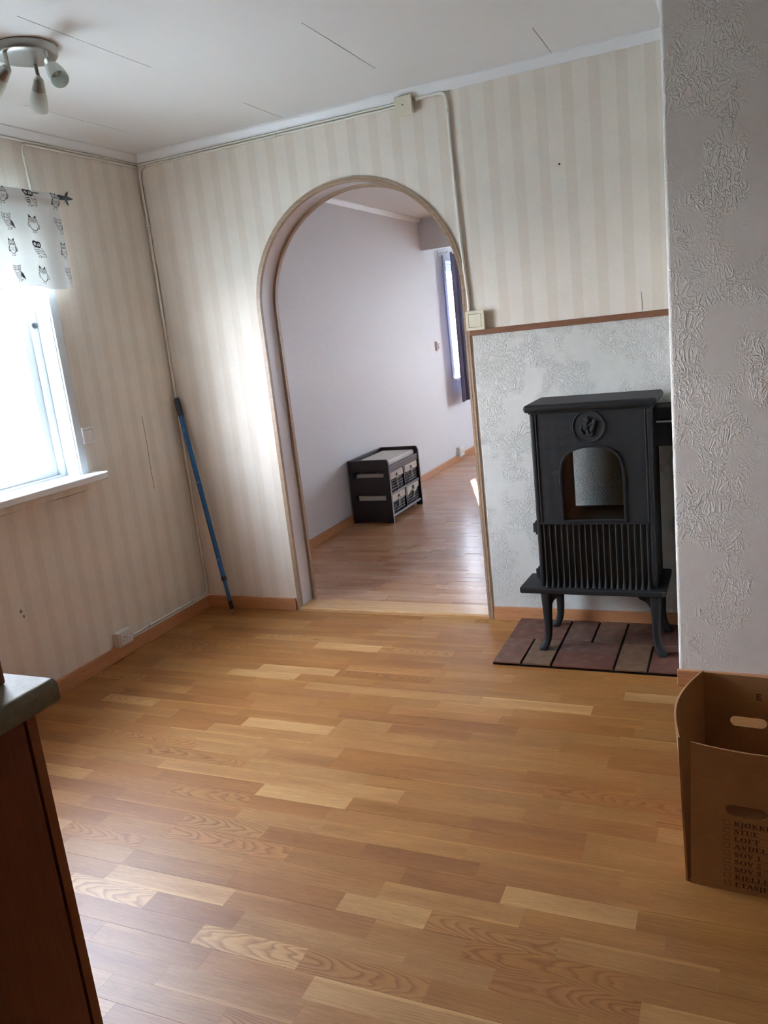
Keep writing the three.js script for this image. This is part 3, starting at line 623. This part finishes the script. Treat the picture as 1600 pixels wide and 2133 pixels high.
// ------------------------------------------------------------------ ceiling lamp with three small spots
{
  const L = thing('ceiling_lamp', 'round brushed steel ceiling lamp with three frosted glass spots, unlit', 'lamp', [0.703, H, 1.34]);
  mesh('plate', lathe([[0.0001, 0], [0.092, 0], [0.094, -0.003], [0.092, -0.023], [0.087, -0.029], [0.06, -0.0315], [0.0001, -0.032]].reverse(), 64), M.brushed, L);
  mesh('screw', bar([-0.012, -0.013, 0.088], [-0.012, -0.013, 0.0965], 0.004, 10), M.brushed, L);
  const spot = (base, joint, dir) => {
    const D = V(...dir).normalize();
    const arm = mesh('arm', join([bar(base, joint, 0.0062, 12), new THREE.SphereGeometry(0.0085, 12, 10).translate(...joint)]), M.brushed, L);
    const cup = lathe([[0.0001, 0.0], [0.011, 0.0], [0.015, 0.006], [0.0205, 0.036], [0.0225, 0.05], [0.0195, 0.05], [0.0001, 0.046]], 28);
    const head = mesh('spot_head', aim(cup, joint, dir), M.brushed, L);
    const glass = lathe([[0.0206, 0.038], [0.0245, 0.052], [0.0275, 0.072], [0.0285, 0.090], [0.0275, 0.102], [0.0262, 0.102], [0.0268, 0.090], [0.0258, 0.073], [0.0228, 0.053], [0.0195, 0.044]], 36);
    mesh('glass_shade', aim(glass, joint, dir), M.frosted, head);
    const bulb = lathe([[0.0001, 0.046], [0.010, 0.046], [0.010, 0.056], [0.006, 0.06], [0.0055, 0.078], [0.0001, 0.08]], 16);
    mesh('bulb', aim(bulb, joint, dir), std({ color: 0xc9c9bf, roughness: 0.3 }), head);
  };
  spot([-0.021, -0.03, -0.05], [-0.016, -0.072, -0.05], [-0.5, -0.78, -0.28]);
  spot([0.080, -0.028, 0.006], [0.083, -0.058, 0.005], [0.68, -0.76, 0.34]);
  spot([-0.010, -0.029, 0.078], [-0.007, -0.072, 0.08], [-0.8, -0.6, 0.1]);
}

// ------------------------------------------------------------------ hearth
{
  const t = thing('hearth', 'low hearth of brown clinker tiles under the black stove', 'hearth', [2.136, 0, 0.26]);
  mesh('mortar_bed', box(1.775 - 2.136, 2.5 - 2.136, 0, 0.009, 0.014 - 0.26, 0.505 - 0.26), std({ color: 0x26211e, roughness: 1 }), t);
  const spk = (s) => texture(256, 256, (u, v) => { const n = 0.5 * noise(u * 7, v * 7, 7, 7, s) + 0.3 * noise(u * 30, v * 30, 30, 30, s + 1) + 0.2 * noise(u * 110, v * 110, 110, 110, s + 2); return lerp(hex('#ffffff'), hex('#b9ada6'), n); });
  const tex = repeat(spk(200), 0.24), rough = repeat(texture(128, 128, (u, v) => grey(0.5 + 0.25 * (noise(u * 9, v * 9, 9, 9, 210) - 0.5)), false), 0.24);
  const mats = ['#7a5646', '#6e4f43', '#7a6049', '#744b3d', '#6a4e42', '#785b49'].map((c) => std({ map: tex, color: c, roughnessMap: rough, roughness: 1 }));
  const T = (x0, x1, z0, z1, k) => mesh('tile', rbox(x0 + 0.0045 - 2.136, x1 - 0.0045 - 2.136, 0, 0.016 + 0.0006 * (k % 3), z0 + 0.002 - 0.26, z1 - 0.002 - 0.26, 0.0022, 2), mats[k], t);
  T(1.771, 2.014, 0.014, 0.132, 1); T(1.771, 2.014, 0.132, 0.252, 3); T(1.771, 1.893, 0.252, 0.507, 0); T(1.893, 2.014, 0.252, 0.507, 2);
  T(2.014, 2.136, 0.014, 0.258, 4); T(2.136, 2.258, 0.014, 0.258, 5); T(2.014, 2.258, 0.258, 0.378, 1); T(2.014, 2.258, 0.378, 0.507, 3);
  T(2.258, 2.502, 0.014, 0.134, 4); T(2.258, 2.502, 0.134, 0.254, 1); T(2.258, 2.382, 0.254, 0.507, 2); T(2.382, 2.502, 0.254, 0.507, 3);
}

// ------------------------------------------------------------------ cast iron stove
{
  const X = 2.18, t = thing('wood_stove', 'black cast iron wood stove with arched glass door on curved legs', 'stove', [X, 0.0175, 0.2]);
  const ironBump = repeat(texture(256, 256, (u, v) => grey(0.5 + 0.5 * (noise(u * 90, v * 90, 90, 90, 220) - 0.5)), false), 0.2);
  const iron = std({ color: 0x0d1013, roughness: 0.6, metalness: 0.1, bumpMap: ironBump, bumpScale: 0.0005 });
  const hatch = repeat(texture(512, 512, (u, v) => {                // diamonds of fine diagonal hatching
    const a = (u + v) * 4, b = (u - v) * 4, cell = (Math.floor(a) + Math.floor(b)) & 1, f = (cell ? (u + v) : (u - v)) * 32;
    return grey(0.35 + 0.45 * Math.pow(0.5 + 0.5 * Math.sin(f * 6.283), 2));
  }, false), 0.16);
  const panel = std({ color: 0x0d1014, roughness: 0.6, metalness: 0.1, bumpMap: hatch, bumpScale: 0.0009 });
  const soot = std({ color: 0x0e0f10, roughness: 0.95 });
  const b0 = -0.0175, Z = 0.2;                                      // local: y = world - 0.016, z = world - 0.2
  const zf = 0.33 - Z, zb = 0.094 - Z, xl = 1.955 - X, xr = 2.412 - X;
  const put = (n, g, m = iron, p = t) => mesh(n, g.translate(0, b0, 0), m, p);
  // top plate: pointed lip all round
  {
    const s = roundRect(xl - 0.022 , xr + 0.022, -(zf + 0.022), -(0.045 - Z), 0.012);
    const g = extrude(s, 0.004, 0.013, 3).rotateX(-Math.PI / 2); g.computeBoundingBox(); g.translate(0, 1.034 - g.boundingBox.max.y, 0);
    put('top_plate', worldUV(g));
    put('cornice_frame', rbox(xl - 0.006, xr + 0.006, 0.997, 1.012, 0.055 - Z, zf + 0.008, 0.005, 3));
  }
  // front plate with the arched door opening
  const oL = 2.066 - X, oR = 2.301 - X, oB = 0.565, oT = 0.857, sp = 0.745;
  const archOpen = (e, T, oB = 0.565) => { const p = new T(), c = (oL + oR) / 2, w = (oR - oL) / 2 + e, top = oT + e; p.moveTo(c - w, oB); p.lineTo(c + w, oB); p.lineTo(c + w, sp); p.bezierCurveTo(c + w, sp + (top - sp) * 0.72, c + w * 0.62, top, c, top); p.bezierCurveTo(c - w * 0.62, top, c - w, sp + (top - sp) * 0.72, c - w, sp); p.closePath(); return p; };
  const door = (() => { const s = rect(xl + 0.012, xr - 0.012, 0.553, 0.998); s.holes.push(archOpen(0, THREE.Path)); return worldUV(extrude(s, 0.016, 0, 1, 24).translate(0, 0, zf - 0.016)); })();
  const doorM = put('front_plate', door, panel);
  { const s = archOpen(0.009, THREE.Shape, 0.556); s.holes.push(archOpen(-0.001, THREE.Path, 0.5655)); put('arch_moulding', extrude(s, 0.004, 0.002, 2, 24).translate(0, 0, zf + 0.0), iron); }
  put('door_rail', rbox(xl + 0.014, xr - 0.014, 0.548, 0.556, zf - 0.01, zf + 0.006, 0.002));
  put('panel_bead', bar([xl + 0.022, 0.56, zf], [xl + 0.022, 0.995, zf], 0.0035, 8)); put('panel_bead', bar([xr - 0.022, 0.56, zf], [xr - 0.022, 0.995, zf], 0.0035, 8));
  // corner columns
  for (const x of [xl + 0.009, xr - 0.009]) for (const z of [zf - 0.009, zb + 0.009]) put('corner_column', rbox(x - 0.011, x + 0.011, 0.283, 0.999, z - 0.011, z + 0.011, 0.009, 4));
  // sides, back and inner box; the back has its own window so the plaster shows through
  put('side_plate', rbox(xl, xl + 0.014, 0.285, 0.998, zb + 0.01, zf - 0.012));
  put('side_plate', rbox(xr - 0.014, xr, 0.285, 0.998, zb + 0.01, zf - 0.012));
  { const s = rect(xl + 0.012, xr - 0.012, 0.285, 0.998); s.holes.push(rect(oL + 0.004, oR + 0.03, oB + 0.004, 0.93, THREE.Path)); put('back_plate', worldUV(extrude(s, 0.014).translate(0, 0, zb))); }
  put('firebox_floor', box(xl + 0.014, xr - 0.014, 0.535, 0.562, zb + 0.012, zf - 0.014), soot);
  put('firebox_roof', box(xl + 0.014, xr - 0.014, 0.935, 0.95, zb + 0.012, zf - 0.014), soot);
  put('firebox_side', box(oL - 0.02, oL - 0.008, 0.56, 0.94, zb + 0.012, zf - 0.014), soot);
  put('firebox_side', box(oR + 0.034, oR + 0.046, 0.56, 0.94, zb + 0.012, zf - 0.014), soot);
  const smoked = new THREE.MeshPhysicalMaterial({ color: 0xf4f6f6, roughness: 0.03, transmission: 1, thickness: 0, ior: 1.5 });
  put('door_glass', box(oL - 0.006, oR + 0.006, oB - 0.004, oT + 0.006, zf - 0.020, zf - 0.0165), smoked);
  put('rear_glass', box(oL, oR + 0.034, oB, 0.934, zb + 0.0142, zb + 0.0172), smoked);
  // ribbed grille
  put('grille_plate', rbox(xl + 0.012, xr - 0.012, 0.283, 0.55, zf - 0.016, zf - 0.004, 0.002));
  const n = 18, pitch = (xr - xl - 0.034) / n;
  {
    const rib = (() => {                                            // round-nosed rib that sweeps forward at its foot
      const g = new THREE.CylinderGeometry(0.0048, 0.0048, 0.262, 10, 14).translate(0, 0.131, 0), p = g.attributes.position;
      for (let i = 0; i < p.count; i++) { const y = p.getY(i), k = Math.max(0, 1 - y / 0.05); p.setZ(i, p.getZ(i) * 1.5 + 0.013 * k * k); p.setX(i, p.getX(i) * (1 + 0.9 * k * k)); }
      g.computeVertexNormals(); return g;
    })();
    for (let k = 0; k < n; k++) { const m = mesh('rib', rib, iron, t); m.position.set(xl + 0.017 + pitch * (k + 0.5), 0.285 + b0, zf - 0.003); }
  }
  // base slab, longer on the left under the loading side
  {
    const g = extrude(poly([[xl - 0.005, -(0.06 - Z)], [xl - 0.005, -(0.15 - Z)], [1.876 - X, -(0.16 - Z)], [1.869 - X, -(0.352 - Z)], [1.874 - X, -(0.362 - Z)], [xr + 0.022, -(0.366 - Z)], [xr + 0.034, -(0.352 - Z)], [xr + 0.034, -(0.06 - Z)]].reverse()), 0.012, 0.006, 3).rotateX(-Math.PI / 2);
    g.computeBoundingBox(); g.translate(0, 0.285 - g.boundingBox.max.y, 0); put('base_slab', worldUV(g));
  }
  // cabriole legs
  const leg = (x, z, sx, sz) => {
    const pts = [[0.266, 0, 0, 0.023], [0.22, 0, 0, 0.021], [0.15, 0, 0.001, 0.0175], [0.09, 0, 0.002, 0.0155], [0.055, 0.002, 0.003, 0.0152], [0.032, 0.007, 0.008, 0.016], [0.014, 0.016, 0.016, 0.0185], [0.004, 0.020, 0.019, 0.0185], [0.0, 0.020, 0.019, 0.017]];
    const ring = 14, pos = [], idx = [];
    pts.forEach(([y, ox, oz, r]) => { for (let k = 0; k < ring; k++) { const a = k / ring * 6.283, cx = Math.sign(Math.cos(a)) * Math.pow(Math.abs(Math.cos(a)), 0.6), cz = Math.sign(Math.sin(a)) * Math.pow(Math.abs(Math.sin(a)), 0.6); pos.push(x + sx * ox * 1.1 + cx * r, y, z + sz * oz + cz * r); } });
    for (let j = 0; j < pts.length - 1; j++) for (let k = 0; k < ring; k++) { const a = j * ring + k, b = j * ring + (k + 1) % ring, c = a + ring, e = b + ring; idx.push(a, b, c, b, e, c); }
    for (const [j, f] of [[0, 1], [pts.length - 1, 0]]) for (let k = 1; k < ring - 1; k++) { const o = j * ring; f ? idx.push(o, o + k + 1, o + k) : idx.push(o, o + k, o + k + 1); }
    const g = new THREE.BufferGeometry(); g.setAttribute('position', new THREE.BufferAttribute(new Float32Array(pos), 3)); g.setIndex(idx); g.computeVertexNormals(); g.setAttribute('uv', new THREE.BufferAttribute(new Float32Array(pos.length / 3 * 2), 2));
    const s = new THREE.Shape(); s.moveTo(0, 0.266); s.lineTo(0.074, 0.266); s.lineTo(0.072, 0.250); s.quadraticCurveTo(0.066, 0.228, 0.046, 0.222); s.quadraticCurveTo(0.022, 0.214, 0.014, 0.165); s.lineTo(0, 0.165); s.closePath();
    let br = extrude(s, 0.016, 0.002, 1, 8).translate(0, 0, -0.008); if (sx > 0) br = br.rotateY(Math.PI); br.translate(x, 0, z);
    return mesh('leg', join([worldUV(g), br]).translate(0, 0, 0), iron, t);
  };
  const lx = 1.976 - X, rx = 2.404 - X;
  leg(lx, 0.336 - Z, -1, 1); leg(rx, 0.336 - Z, 1, 1); leg(lx, 0.082 - Z, -1, 0.4); leg(rx, 0.082 - Z, 1, 0.4);
  // hinges of the side door at the left front edge
  for (const y of [0.53, 0.335]) { put('hinge', join([rbox(xl - 0.012, xl + 0.002, y - 0.028, y + 0.028, zf - 0.045, zf - 0.012, 0.003), bar([xl - 0.014, y - 0.018, zf - 0.02], [xl - 0.014, y + 0.018, zf - 0.02], 0.008, 12)])); }
  // round relief: a ring with a seated child holding a bundle
  {
    const c = [2.18 - X, 0.938, zf], ring = put('medallion', join([new THREE.TorusGeometry(0.060, 0.0045, 10, 48).translate(...c), new THREE.TorusGeometry(0.067, 0.002, 8, 48).translate(c[0], c[1], c[2]), new THREE.CylinderGeometry(0.058, 0.058, 0.002, 40).rotateX(Math.PI / 2).translate(c[0], c[1], c[2])]));
    const e = (x, y, rx2, ry, rot = 0, rz = 0.009) => new THREE.SphereGeometry(1, 16, 12).scale(rx2, ry, rz).rotateZ(rot).translate(c[0] + x, c[1] + y + b0, c[2] + 0.001);
    mesh('relief_figure', join([e(-0.002, 0.026, 0.011, 0.012), e(-0.006, 0.033, 0.012, 0.006, 0.4), e(-0.010, 0.002, 0.015, 0.020, 0.1), e(-0.026, -0.002, 0.006, 0.021, -0.25), e(-0.024, -0.022, 0.012, 0.008, -0.5), e(-0.002, -0.024, 0.008, 0.018, 0.3), e(0.010, -0.032, 0.012, 0.007, 0.5), e(0.016, -0.006, 0.010, 0.020, -0.35), e(0.022, 0.014, 0.009, 0.014, -0.2), e(0.010, 0.008, 0.014, 0.006, 0.7)]), iron, ring);
  }
  // flue: out of the right side into the chimney
  put('flue', rbox(xr - 0.004, 2.512 - X, 0.835, 0.985, 0.09 - Z, 0.25 - Z, 0.004), soot);
  put('flue_collar', rbox(xr + 0.01, 2.5 - X, 0.928, 0.934, 0.082 - Z, 0.262 - Z, 0.001), std({ color: 0x8b8f90, roughness: 0.4, metalness: 0.6 }));
}

// ------------------------------------------------------------------ cardboard moving box
{
  const t = thing('cardboard_box', 'open brown cardboard moving box with printed tick-box list and hand holes', 'box', [2.586, 0, 1.657], -0.075);
  const kraftNoise = (u, v) => 0.5 * noise(u * 40, v * 160, 40, 160, 240) + 0.5 * noise(u * 9, v * 9, 9, 9, 241);
  const kraft = repeat(texture(512, 512, (u, v) => lerp(hex('#be9063'), hex('#aa7d50'), kraftNoise(u, v))), 0.4);
  M.kraft = std({ map: kraft, roughness: 0.85 });
  const w = 0.30, h = 0.378, d = 0.39, th = 0.005;
  const stad = (cx, cy, hw, hh) => { const p = new THREE.Path(); p.moveTo(cx - hw + hh, cy - hh); p.lineTo(cx + hw - hh, cy - hh); p.absarc(cx + hw - hh, cy, hh, -Math.PI / 2, Math.PI / 2); p.lineTo(cx - hw + hh, cy + hh); p.absarc(cx - hw + hh, cy, hh, Math.PI / 2, Math.PI * 1.5); return p; };
  // front panel, uv 0..1 over its face for the print
  const print = canvasTexture(1024, 1290, (c, W, Hh) => {
    for (let y = 0; y < Hh; y += 2) for (let x = 0; x < W; x += 2) { const k = lerp(hex('#be9063'), hex('#aa7d50'), kraftNoise(x / W, y / Hh)); c.fillStyle = `rgb(${k.map(Math.round)})`; c.fillRect(x, y, 2, 2); }
    const sx = W / w, sy = Hh / h, ink = '#54301a';
    c.fillStyle = c.strokeStyle = ink;
    const words = ['KJØKKEN', 'STUE', 'LOFT', 'AVDELING', 'SOV 1', 'SOV 2', 'SOV 3', 'KJELLER', 'ETASJE'];
    const x0 = 0.084, y0 = 0.183, step = 0.0202;
    words.forEach((word, i) => {
      const y = Hh - (y0 - i * step) * sy;
      c.lineWidth = 3; c.strokeRect(x0 * sx, y - 0.0065 * sy, 0.0125 * sx, 0.0125 * sy);
      c.font = 'bold ' + Math.round(0.0165 * sy) + 'px serif'; c.textBaseline = 'alphabetic';
      c.save(); c.translate((x0 + 0.0215) * sx, y + 0.0062 * sy); c.scale(1.22, 1); c.fillText(word, 0, 0); c.restore();
      c.lineWidth = 2.4; if (i < 8) { c.beginPath(); c.moveTo((x0 + 0.0205) * sx, y + 0.009 * sy); c.lineTo((x0 + 0.2) * sx, y + 0.009 * sy); c.stroke(); }
    });
  });
  const printMat = std({ map: print, roughness: 0.85 });
  const faceUV = (g) => { const p = g.attributes.position, uv = g.attributes.uv; for (let i = 0; i < p.count; i++) uv.setXY(i, p.getX(i) / w, p.getY(i) / h); return g; };
  const fs = new THREE.Shape(); fs.moveTo(0.008, 0.0); fs.lineTo(w, 0); fs.lineTo(w, h - 0.004); fs.quadraticCurveTo(w * 0.5, h - 0.022, 0.016, h - 0.002); fs.closePath();
  fs.holes.push(stad(0.132, 0.2155, 0.044, 0.0145));
  mesh('front_panel', faceUV(extrude(fs, th, 0, 1, 16)).translate(0, 0, -th), [printMat, M.kraft], t);
  const bs = rect(0, w, 0, h); bs.holes.push(stad(0.112, 0.243, 0.046, 0.0145));
  mesh('back_panel', worldUV(extrude(bs, th, 0, 1, 16)).translate(0, 0, -d), M.kraft, t);
  const side = (x, sgn) => sheet(24, 20, (u, v) => { const bulge = sgn * 0.034 * Math.sin(Math.PI * Math.min(1, u * 1.0)) * Math.pow(v, 1.4) + sgn * 0.009 * v * u; return [x + bulge, 0.001 + v * (h + 0.004), -d + th + u * (d - th - 0.002)]; }, th);
  const metres = (g) => { const uv = g.attributes.uv; for (let i = 0; i < uv.count; i++) uv.setXY(i, uv.getX(i) * d, uv.getY(i) * h); return g; };
  mesh('side_panel', metres(side(-0.001, -1)), M.kraft, t); mesh('side_panel', metres(side(w - 0.003, 1)), M.kraft, t);
  mesh('bottom_flap', box(0.003, w - 0.006, 0.002, 0.007, -d / 2 + 0.002, -th), M.kraft, t);
  mesh('bottom_flap', box(0.003, w - 0.006, 0.002, 0.007, -d + th, -d / 2 - 0.001), M.kraft, t);
  const pm = mesh('printed_mark', extrude(poly([[0, 0], [0.013, 0], [0.013, 0.0035], [0.004, 0.0035], [0.004, 0.0075], [0.011, 0.0075], [0.011, 0.011], [0.004, 0.011], [0.004, 0.0145], [0.013, 0.0145], [0.013, 0.018], [0, 0.018]]), 0.0004).translate(0.132, 0.312, -d + th), std({ color: 0x6b4022, roughness: 0.9 }), t);
}

// ------------------------------------------------------------------ kitchen cabinet and worktop, lower left
{
  const t = thing('kitchen_cabinet', 'dark red-brown kitchen cabinet end standing at the left front corner', 'cabinet', [0.85, 0, 2.95]);
  const redwood = grainMat('#86492c', '#733c24', 0.9, 0.12, 'v', 0.5, 260), edge = std({ color: 0x9a5a33, roughness: 0.5 });
  mesh('end_panel', rbox(0.832, 0.848, 0, 0.86, -0.296, 0.32, 0.001), redwood, t);
  mesh('back_panel', rbox(-0.84, 0.85, 0, 0.86, -0.318, -0.300, 0.001), edge, t);
  mesh('carcass', join([box(-0.84, 0.83, 0.08, 0.1, -0.298, 0.32), box(-0.84, 0.83, 0.84, 0.86, -0.298, 0.32), box(-0.84, -0.822, 0, 0.86, -0.298, 0.32)]), redwood, t);
  for (const x of [-0.62, -0.06, 0.5]) { const dr = mesh('door', rbox(x - 0.2, x + 0.34, 0.1, 0.85, 0.322, 0.34, 0.003), redwood, t); mesh('handle', tube([[x + 0.28, 0.66, 0.34], [x + 0.28, 0.67, 0.36], [x + 0.28, 0.76, 0.36], [x + 0.28, 0.77, 0.34]], 0.005), M.brushed, dr); }
  const lam = repeat(texture(512, 512, (u, v) => { const n = 0.4 * noise(u * 24, v * 18, 24, 18, 270) + 0.35 * noise(u * 70, v * 60, 70, 60, 271) + 0.25 * noise(u * 190, v * 190, 190, 190, 272); return lerp(hex('#968d76'), hex('#746a55'), n); }), 0.5);
  const s = new THREE.Shape(), y1 = 0.9, y0 = 0.862, r = 0.013;
  s.moveTo(0.001, y0); s.lineTo(1.727 - 0.006, y0); s.quadraticCurveTo(1.727, y0, 1.727, y0 + 0.008); s.lineTo(1.727, y1 - r); s.absarc(1.727 - r, y1 - r, r, 0, Math.PI / 2); s.lineTo(0.001, y1); s.closePath();
  const g = worldUV(extrude(s, 0.70, 0.002, 2).translate(0, 0, 2.602));
  tag(mesh('worktop', g, std({ map: lam, roughness: 0.62 })), 'grey laminate worktop with rounded edge on the red-brown cabinet', 'worktop');
  const bd = thing('wooden_board', 'upright brown wooden board standing on the grey worktop at the picture edge', 'board', [1.637, 0.9, 2.632]);
  mesh('board', rbox(-0.22, 0.015, 0, 0.36, 0, 0.02, 0.004), grainMat('#8d6248', '#7a5138', 0.4, 0.09, 'v', 0.6, 280), bd);
  mesh('foot', rbox(-0.2, 0.0, 0, 0.02, 0.02, 0.07, 0.004), M.ledge, bd);
}

// ------------------------------------------------------------------ far room: bench, baskets, curtain
{
  const t = thing('storage_bench', 'dark brown wooden storage bench against the white wall beyond the arch', 'bench', [0.205, 0, -2.1]);
  const dk = std({ color: 0x2e2629, roughness: 0.42 }), ol = [0.205, -2.1];
  const L = (x) => x - ol[0], Zz = (z) => z - ol[1];
  const endShape = () => { const s = new THREE.Shape(), x0 = 0.046, x1 = 0.374; s.moveTo(L(x0), 0); s.lineTo(L(x0) + 0.05, 0); s.lineTo(L(x0) + 0.054, 0.012); s.lineTo(L(x1) - 0.054, 0.012); s.lineTo(L(x1) - 0.05, 0); s.lineTo(L(x1), 0); s.lineTo(L(x1), 0.45); s.absarc(L(x1) - 0.025, 0.45, 0.025, 0, Math.PI / 2); s.lineTo(L(x0), 0.475); s.closePath(); s.holes.push(rect(L(0.085), L(0.33), 0.343, 0.386, THREE.Path)); s.holes.push(rect(L(0.085), L(0.33), 0.169, 0.213, THREE.Path)); return s; };
  mesh('end_panel', worldUV(extrude(endShape(), 0.020, 0.001, 1, 10).translate(0, 0, Zz(-1.822))), dk, t);
  mesh('end_panel', worldUV(extrude(endShape(), 0.020, 0.001, 1, 10).translate(0, 0, Zz(-2.42))), dk, t);
  const rail = (n, x0, x1, y0, y1, m = dk) => mesh(n, rbox(L(x0), L(x1), y0, y1, Zz(-2.40), Zz(-1.822), 0.002), m, t);
  rail('back_rail', 0.046, 0.062, 0.40, 0.475); rail('back_panel', 0.046, 0.052, 0.05, 0.40); rail('seat_board', 0.06, 0.366, 0.395, 0.408); rail('front_rail', 0.350, 0.368, 0.372, 0.418);
  rail('shelf', 0.05, 0.366, 0.204, 0.220); rail('bottom_board', 0.05, 0.366, 0.040, 0.056);
  mesh('divider', rbox(L(0.05), L(0.364), 0.056, 0.395, Zz(-2.119), Zz(-2.104), 0.002), dk, t);
  const c = mesh('seat_cushion', rbox(0.066, 0.347, 0.4085, 0.452, -2.395, -1.827, 0.018, 4), std({ color: 0xd9d7d3, roughness: 0.9 }));
  tag(c, 'flat white cushion lying on the dark storage bench', 'cushion');
  // wicker baskets
  const wickM = std({ color: 0x151419, roughness: 0.5 }), linerM = std({ color: 0xd8d2c6, roughness: 0.95 });
  const bw = 0.262, bh = 0.142, bd = 0.27;                                           // across z, up, into x
  const spots = [[0.2205, -1.968, 'upper left'], [0.2205, -2.262, 'upper right'], [0.0565, -1.968, 'lower left'], [0.0565, -2.262, 'lower right']];
  const labels = ['black wicker basket with cream liner nearest us on the upper shelf of the bench', 'black wicker basket with cream liner farthest from us on the upper shelf of the bench', 'black wicker basket with hanging ties nearest us on the bottom shelf of the bench', 'black wicker basket with loosely folded liner farthest from us on the bottom shelf'];
  spots.forEach(([y, z], i) => {
    const b = thing('wicker_basket', labels[i], 'basket', [0.222, y, z], 0, 'wicker baskets in the bench');
    const strands = [], hx = bd / 2 - 0.006, hz = bw / 2 - 0.006;
    for (let k = 0; k < 13; k++) {
      const y2 = 0.006 + k * (bh - 0.006) / 13, w = 0.0018 * (k % 2 ? 1 : -1);
      strands.push(bar([hx + w, y2, -hz], [hx + w, y2, hz], 0.0042, 6), bar([-hx, y2, -hz], [hx, y2, -hz], 0.004, 6), bar([-hx, y2, hz], [hx, y2, hz], 0.004, 6));
    }
    for (let k = 0; k < 9; k++) strands.push(bar([hx + 0.002, 0, -hz + 0.02 + k * (2 * hz - 0.04) / 8], [hx + 0.002, bh, -hz + 0.02 + k * (2 * hz - 0.04) / 8], 0.0036, 6));
    mesh('weave', join(strands), wickM, b);
    mesh('basket_bottom', box(-hx, hx, 0.001, 0.006, -hz, hz), wickM, b);
    mesh('inner_wall', join([box(hx - 0.006, hx - 0.003, 0.004, bh, -hz, hz), box(-hx, -hx + 0.003, 0.004, bh, -hz, hz), box(-hx, hx, 0.004, bh, -hz, -hz + 0.003), box(-hx, hx, 0.004, bh, hz - 0.003, hz)]), wickM, b);
    const drop = [0.046, 0.048, 0.051, 0.072][i];
    const s = new THREE.Shape(); s.moveTo(-hz, bh + 0.004); s.lineTo(-hz, bh - drop); if (i === 3) { s.lineTo(-0.03, bh - drop * 0.55); s.lineTo(0.03, bh - drop); s.lineTo(hz, bh - drop * 0.4); } else { s.quadraticCurveTo(-0.03, bh - drop - 0.006, 0.0, bh - drop + 0.004); s.quadraticCurveTo(0.06, bh - drop - 0.005, hz, bh - drop); } s.lineTo(hz, bh + 0.004); s.closePath();
    const hl = new THREE.Path(), hr = i === 3 ? 0.026 : 0.018; hl.absellipse(0, bh - 0.026, hr, i === 3 ? 0.018 : 0.012, 0, 6.283); s.holes.push(hl);
    const liner = mesh('liner', join([worldUV(extrude(s, 0.003, 0.001, 1, 12)).rotateY(Math.PI / 2).translate(hx + 0.007, 0, 0), rbox(-hx - 0.002, hx + 0.009, bh - 0.001, bh + 0.003, -hz - 0.006, hz + 0.006, 0.001), rbox(-hx, hx + 0.008, bh - 0.048, bh, -hz - 0.007, -hz - 0.0045, 0.001), rbox(-hx, hx + 0.008, bh - 0.048, bh, hz + 0.0045, hz + 0.007, 0.001)].map((g) => g)), linerM, b);
    mesh('hand_hole', (() => { const q = new THREE.Shape(); q.absellipse(0, bh - 0.026, hr, i === 3 ? 0.018 : 0.012, 0, 6.283); return extrude(q, 0.002).rotateY(Math.PI / 2).translate(hx + 0.003, 0, 0); })(), M.dark, b);
    const tie = (dz, len, ph) => tube([[hx + 0.013, bh - 0.042, 0], [hx + 0.015, bh - 0.055, dz * 0.5], [hx + 0.012, bh - 0.06 - len * 0.4, dz + ph], [hx + 0.013, bh - 0.06 - len, dz]], 0.003, 20, 6);
    mesh('tie', join([tie(-0.012, i === 0 ? 0.11 : 0.05, 0.004), tie(0.014, 0.045, -0.004), tube([[hx + 0.013, bh - 0.042, 0], [hx + 0.016, bh - 0.036, 0.02], [hx + 0.015, bh - 0.05, 0.026], [hx + 0.013, bh - 0.044, 0]], 0.003, 20, 6), tube([[hx + 0.013, bh - 0.042, 0], [hx + 0.016, bh - 0.036, -0.018], [hx + 0.015, bh - 0.052, -0.024], [hx + 0.013, bh - 0.044, 0]], 0.003, 20, 6)]), linerM, liner);
  });
}
{
  M.purple = new THREE.MeshPhysicalMaterial({ color: 0x55536a, roughness: 0.95, transmission: 0.08, thickness: 0, side: THREE.DoubleSide });
  const z1 = -4.31, z0 = -4.86;
  const g = sheet(90, 10, (u, v) => { const z = z1 + (z0 - z1) * u; return [0.145 + 0.016 * Math.sin(u * 38) * (0.6 + 0.4 * (1 - v)) + 0.008 * Math.sin(u * 15 + 1), 0.605 + v * 1.46, z]; }, 0.002);
  tag(mesh('long_curtain', g, M.purple), 'long dark purple curtain hanging at the window of the room beyond the arch', 'curtain');
  const r = thing('curtain_rod', 'white curtain rail on the wall over the purple curtain beyond the arch', 'curtain rod', [0.145, 2.062, -4.3]);
  mesh('rail', bar([0, 0, 0.03], [0, 0, -1.6], 0.009, 14), M.whitePaint, r);
  mesh('bracket', join([bar([-0.115, 0, -0.02], [0, 0, -0.02], 0.006, 10), rbox(-0.115, -0.108, -0.03, 0.03, -0.045, 0.005)]), M.whitePaint, r);
  mesh('end_cap', lathe([[0.0001, 0], [0.012, 0], [0.014, 0.01], [0.012, 0.022], [0.0001, 0.024]], 16).rotateX(Math.PI / 2).translate(0, 0, 0.025), M.whitePaint, r);
}

renderer.render(scene, camera);
